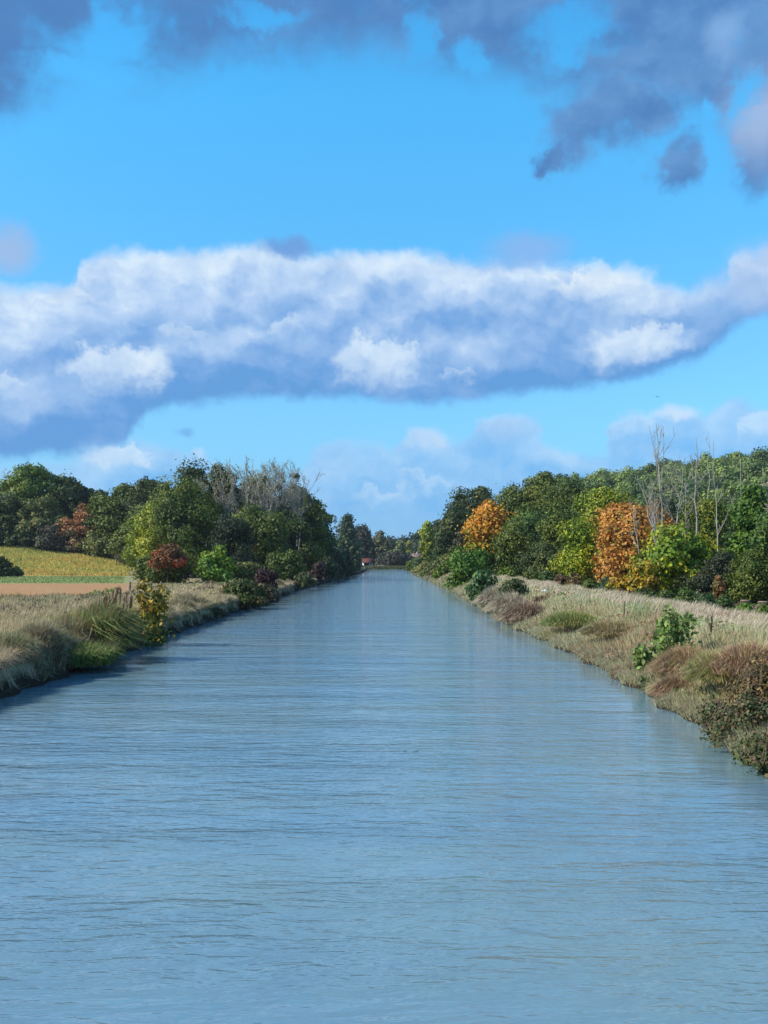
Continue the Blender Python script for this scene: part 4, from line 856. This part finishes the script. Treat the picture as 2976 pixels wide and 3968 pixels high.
for (x, d, rx, hh, lab) in [(95,44,1.0,1.2,'upright brown weed clump second from the left edge, by the near bank'),(215,44,1.0,1.15,'upright weed clump just left of the low green reeds'),(60,50,1.3,1.15,'tall dry weed clump behind the straw clump at the left edge'),(190,52,1.2,1.25,'tall dry weed clump behind the yellowing reeds'),
        (245,47.5,.9,1.1,'dry weed clump touching the yellowing reeds'),(485,54,1.1,.9,'straw coloured clump between the tall reeds and the yellow leafed sapling'),(640,62,1.2,.8,'straw coloured clump right behind the yellow leafed sapling'),(720,72,1.4,.85,'brownish clump on the left bank lip, first past the sapling'),
        (770,80,1.5,.9,'greenish clump on the left bank lip before the low dark shrub'),(880,86,1.7,.95,'straw and rust clump left of the rust brown shrub'),(1105,128,2.2,1.2,'pale dry clump beyond the dark green water side shrub'),(1150,150,2.2,1.1,'last pale dry clump along the left bank lip')]:
    tussock('weed_clump', lab, 'weed clump', x, 0, rx, hh, 2200, WST, d, (.2, -.1), spread=.5, group='dry weed clumps along the left bank')
# tall reeds on the left bank
def reeds(label, x, d, rx, hh, n, lean0, stops, nplume=0, w=.03, zb=None, seed=1):
    X_, Y_ = XY(x, d); b = float(ground(X_, Y_)) if zb is None else zb; o = empty('reed_clump', (X_, Y_, b)); tag(o, label, 'reeds')
    r_ = np.random.default_rng(seed); a = r_.uniform(0, 6.28, n); q = rx*np.sqrt(r_.uniform(0, 1, n)); lx, ly = q*np.cos(a), q*np.sin(a)
    P = np.stack([lx, ly, r_.uniform(0, .55, n)*hh*(1-.5*q/rx)], 1)       # blades leave the stalks at all heights
    h = hh*r_.uniform(.28, .5, n); lean = np.stack([lean0+.5*r_.normal(size=n), .45*r_.normal(size=n)], 1)
    P[:, 0] += P[:, 2]*lean0*.5
    link('blades', fast_mesh('blades', *blades(P, h, np.full(n, w*1.35)*r_.uniform(.6, 1.4, n), lean, r_)), grass_mat(stops, .8, 3, .4), o)
    m_ = n//8; P2 = np.stack([lx[:m_], ly[:m_], 0*lx[:m_]], 1)
    link('stalks', fast_mesh('stalks', *blades(P2, hh*r_.uniform(.7, .95, m_), np.full(m_, .022), np.stack([lean0*.7+.08*r_.normal(size=m_), .08*r_.normal(size=m_)], 1), r_, bend=.2)), grass_mat([(.3, (.2,.2,.08)), (.6, (.32,.28,.14))]), o)
    if nplume:
        k_ = nplume*22; i_ = r_.integers(0, nplume, k_); px = r_.uniform(-rx*.8, rx*.8, nplume); py = r_.uniform(-rx*.5, rx*.5, nplume); pz = hh*r_.uniform(.82, 1.0, nplume)*(1-.25*np.abs(px-rx*.2)/rx)
        P3 = np.stack([px[i_]+pz[i_]*lean0*.6, py[i_], pz[i_]-r_.uniform(0, .28, k_)], 1)
        link('plumes', fast_mesh('plumes', *blades(P3, r_.uniform(.12, .3, k_), np.full(k_, .03), np.stack([.45+.25*r_.normal(size=k_), .2*r_.normal(size=k_)], 1), r_)), grass_mat([(.3, (.2,.10,.06)), (.6, (.33,.2,.13))]), o)
    return o
RG = [(.3, (.13,.17,.04)), (.45, (.23,.30,.08)), (.56, (.38,.42,.16)), (.66, (.52,.42,.16))]
reeds('tall green reeds with brown plumes leaning right on the left bank', 385, 51, 1.2, 3.2, 6000, .42, RG, 60, .04, seed=2)
reeds('lower green reeds spilling to the water before the tall plumed reeds', 305, 46.8, 1.5, 1.35, 3600, .55, [(.3, (.10,.16,.03)), (.5, (.19,.28,.06)), (.65, (.32,.37,.12))], 0, .035, seed=3)
reeds('yellowing reeds on the left side of the tall plumed reeds', 290, 51, 1.1, 1.9, 2400, .4, [(.3, (.16,.2,.04)), (.5, (.32,.28,.07)), (.65, (.42,.32,.08))], 0, .035, seed=4)
reeds('dark green short reeds by the water at the right foot of the tall reeds', 395, 49.5, .8, 1.3, 1800, .3, [(.3, (.04,.07,.02)), (.6, (.1,.14,.04))], 0, .035, zb=.3, seed=5)

# leafy saplings with visible stems
def sapling(label, x, d, zb, H, Wd, n, cols, leaf, lean=0., seed=1, nst=5, low=.15):
    X_, Y_ = XY(x, d); o = empty('sapling', (X_, Y_, zb)); tag(o, label, 'sapling')
    r_ = np.random.default_rng(seed); segs = []; P = []; 
    for k_ in range(nst):
        a = r_.uniform(0, 6.28); sp_ = Wd*.5*r_.uniform(.2, 1.); hh = H*r_.uniform(.62, 1.)*(1-.25*sp_/Wd)
        pl = []
        for j in range(8):
            t = j/7; pl.append((math.cos(a)*sp_*t**1.3+lean*t*H+r_.normal()*.02, math.sin(a)*sp_*t**1.3, hh*t, .022*(1-.8*t)+.003))
        segs.append(pl)
        A = np.array(pl)[:, :3]; m_ = n//nst; tt = r_.uniform(low, 1, m_)*7; i0 = np.minimum(tt.astype(int), 6); f = (tt-i0)[:, None]
        c = A[i0]*(1-f)+A[i0+1]*f; wd = Wd*.24*(1.05-tt/7)**.6
        P.append(c+r_.normal(size=(m_, 3))*wd[:, None]*np.array([1, 1, .7]))
    P = np.concatenate(P); nr = r_.normal(size=P.shape)+np.array([-.4, -.3, .5])
    link('stems', tubes_mesh('stems', segs, 5), M_bark, o)
    Vv, Qq = leaves(P, nr, np.full(len(P), leaf), r_, 1.5)
    link('leaves', fast_mesh('leaves', Vv, Qq), leaf_mat(cols, 1.2, .2, .25, seed), o); return o
LV = ((.09,.15,.03), (.17,.25,.05), (.30,.38,.11))
sapling('young leafy sapling standing above the brown grass mound, right bank', 2608, 40, .95, 2.5, 1.75, 950, LV, .15, seed=5, nst=12)
sapling('lower leafy sapling reaching to the water beside the taller one, right bank', 2505, 41.5, .15, 1.75, 1.1, 560, LV, .14, seed=6, nst=6)
sapling('green weed stems at the waterline under the lower sapling', 2505, 39.5, .05, .6, .7, 240, ((.08,.12,.04),(.14,.18,.06)), .09, seed=7, nst=5)
sapling('yellow and orange leafed sapling hanging over the water, left bank', 568, 60, .35, 3.7, 2.5, 1300, ((.42,.22,.02),(.26,.24,.02),(.10,.14,.02)), .18, .08, seed=8, nst=9, low=.05)
sapling('leafy branches trailing to the water below the yellow sapling', 592, 60.5, .1, 1.1, 2.0, 420, ((.10,.14,.03),(.18,.2,.03)), .14, .25, seed=9, nst=6, low=.05)
sapling('dry brown weed stalk among the crest grass, right bank', 2755, 43, 2.0, .95, .5, 70, ((.2,.13,.08),(.28,.2,.13)), .05, seed=10, nst=6)
sapling('dead twiggy stem left of the young leafy sapling', 2538, 42, 1.2, 1.5, .5, 60, ((.16,.11,.08),(.2,.15,.1)), .05, seed=11, nst=6)
# bramble bottom right
def bramble(label, x, d, zb, Wd, H, n, cols, seed, leaf=.07):
    X_, Y_ = XY(x, d); o = empty('bramble', (X_, Y_, zb)); tag(o, label, 'bramble')
    link('leaves', crown_mesh('leaves', seed, Wd, H, 0, 'dome', d, n, leaf, 1.), leaf_mat(cols, 2.5, .3, .2, seed), o)
    r_ = np.random.default_rng(seed); segs = []
    for k_ in range(26):
        a = r_.uniform(0, 6.28); L = Wd*.55*r_.uniform(.6, 1.1); hh = H*r_.uniform(.7, 1.15)
        segs.append([(math.cos(a)*L*t, math.sin(a)*L*t, hh*math.sin(min(1, t*1.15)*2.6)*.95, .008) for t in np.linspace(0, 1, 7)])
    link('canes', tubes_mesh('canes', segs, 4), M_wood, o); return o
BB = ((.05,.08,.025), (.10,.12,.04), (.16,.11,.05)); BB2 = ((.05,.09,.02), (.09,.14,.03), (.15,.17,.04))
bramble('large dark bramble thicket hanging over the water at the right edge', 2900, 27.2, .0, 2.2, 1.35, .55, BB, 201)
bramble('outer bramble arch reaching over the water, lower right', 2805, 28.6, .0, 1.3, 1.05, .5, BB, 202)
bramble('bright green bramble shoots at the bottom of the right edge thicket', 2935, 25.2, -.02, 1.0, .75, .5, BB2, 203)
bramble('reddish bramble top climbing the bank at the right edge', 2955, 29.5, .6, 1.9, 1.35, .5, ((.14,.08,.04),(.08,.09,.03),(.3,.2,.06)), 204)
bramble('bramble mat at the very right edge by the water', 3000, 24.0, -.02, 1.4, 1.0, .5, BB, 205)

# ------------------------------------------------------------------ small things
def post(label, x, ytop, d, r=.06, group=None):
    X_, Y_ = XY(x, d); b = float(ground(X_, Y_)); H = CAMH-(ytop-VY)/F*d-b
    o = link('wooden_post', tubes_mesh('wooden_post', [[(0, 0, -.3, r), (.01, 0, H*.5, r*.95), (.02, .01, H, r*.85), (.02, .01, H+.01, .001)]], 7), M_wood)
    o.location = (X_, Y_, b); tag(o, label, 'post', group); return o
post('short weathered post standing in the crest grass of the right bank', 2418, 2330, 57, .055)
GPP = 'old posts at the edge of the orange field'
post('post standing left of the pale gap behind the left meadow', 586, 2252, 118, .13, GPP)
post('post standing right of the pale gap behind the left meadow', 624, 2252, 119, .13, GPP)
post('post at the corner where the orange field meets the meadow', 503, 2254, 122, .13, GPP)
def stump(label, x, d, r, H):
    X_, Y_ = XY(x, d); b = float(ground(X_, Y_)); o = empty('tree_stump', (X_, Y_, b)); tag(o, label, 'tree stump', 'cut stumps on the bare ground')
    link('bark', tubes_mesh('bark', [[(0, 0, -.2, r*1.25), (0, 0, .1, r*1.05), (0, 0, H, r)]], 12), M_bark, o)
    link('cut_top', tubes_mesh('cut_top', [[(0, 0, H-.02, r*.96), (0, 0, H+.015, r*.95), (0, 0, H+.02, .01)]], 12), plain_mat('cut_wood', (.45, .3, .2), (.55, .4, .28), 10), o)
stump('cut tree stump on the bare brown ground, nearer the shrubs', 2888, 86, .42, .7)
stump('cut tree stump at the right edge on the bare brown ground', 2958, 86, .45, .6)
M_stonew = plain_mat('white_stone', (.75, .75, .72), (.85, .85, .82), 4)
def rock(label, x, d, r, z, group, seed):
    X_, Y_ = XY(x, d); r_ = np.random.default_rng(seed)
    import bmesh
    bm = bmesh.new(); bmesh.ops.create_icosphere(bm, subdivisions=2, radius=1)
    for v in bm.verts: v.co = Vector((v.co.x*r*1.2, v.co.y*r, v.co.z*r*.8))*(1+.12*r_.normal())
    me = bpy.data.meshes.new('stone'); bm.to_mesh(me); bm.free(); o = link('stone', me, M_stonew); o.location = (X_, Y_, z); tag(o, label, 'stone', group)
rock('left and smaller of two white stones in the crest grass', 2103, 88, .10, 2.38, 'white stones in the crest grass', 1)
rock('right and larger of two white stones in the crest grass', 2113, 88, .13, 2.40, 'white stones in the crest grass', 2)
rock('pale stone at the dark waterline below the tall reeds', 430, 48.5, .10, .42, None, 3)
def twig(label, x, y, L, group):
    d = F*CAMH/(y-VY); X_, Y_ = XY(x, d)
    o = link('floating_twig', tubes_mesh('floating_twig', [[(-L/2, 0, 0, .004), (0, .02, .005, .007), (L*.42, .0, .006, .008), (L/2, 0, .012, .010)], [(L*.3, 0, .005, .005), (L*.36, .03, .02, .003)]], 5), M_dark)
    o.location = (X_, Y_, .0); tag(o, label, 'twig', group)
twig('left floating dark twig in mid canal', 1568, 2911, .10, 'floating twigs')
twig('right floating dark twig in mid canal', 1612, 2911, .14, 'floating twigs')
# bird
d = 260.; X_, Y_ = XY(2548, d); o = empty('bird', (X_, Y_, CAMH+(VY-1538)/F*d)); tag(o, 'small distant bird gliding in the blue sky above the right trees', 'bird')
M_bird = plain_mat('feathers', (.10, .11, .13), (.16, .17, .19), 4)
link('body', tubes_mesh('body', [[(0, -.4, 0, .01), (0, -.25, .0, .07), (0, 0, .0, .1), (0, .2, .0, .07), (0, .38, 0, .015)]], 8), M_bird, o)
for s_ in (-1, 1):
    V = np.array([(.06*s_, -.14, .02), (.06*s_, .14, .02), (.32*s_, .13, .07), (.32*s_, -.16, .07), (.62*s_, -.02, .03), (.60*s_, -.12, .03)])
    V = np.concatenate([V, V+np.array([0, 0, .025])])
    link('wing', fast_mesh('wing', V, np.array([(0,1,2,3),(3,2,4,5),(6,9,8,7),(9,11,10,8),(0,3,9,6),(3,5,11,9),(1,7,8,2),(2,8,10,4),(4,10,11,5)])), M_bird, o)

# ------------------------------------------------------------------ air
def haze_box():
    v, q = box((-2750, -180, -3.5), (2750, 4350, 95))
    m, T = mat_base('air'); pv = T.node('ShaderNodeVolumePrincipled'); pv.inputs['Color'].default_value = (.80, .90, 1, 1); pv.inputs['Density'].default_value = .00008
    pv.inputs['Anisotropy'].default_value = 0.2
    o = T.node('ShaderNodeOutputMaterial'); T.l.new(pv.outputs[0], o.inputs['Volume'])
    h = link('haze', fast_mesh('haze', np.array(v, float), np.array(q)), m); tag(h, 'thin pale blue air over the whole canal landscape', 'haze', kind='stuff')
haze_box()
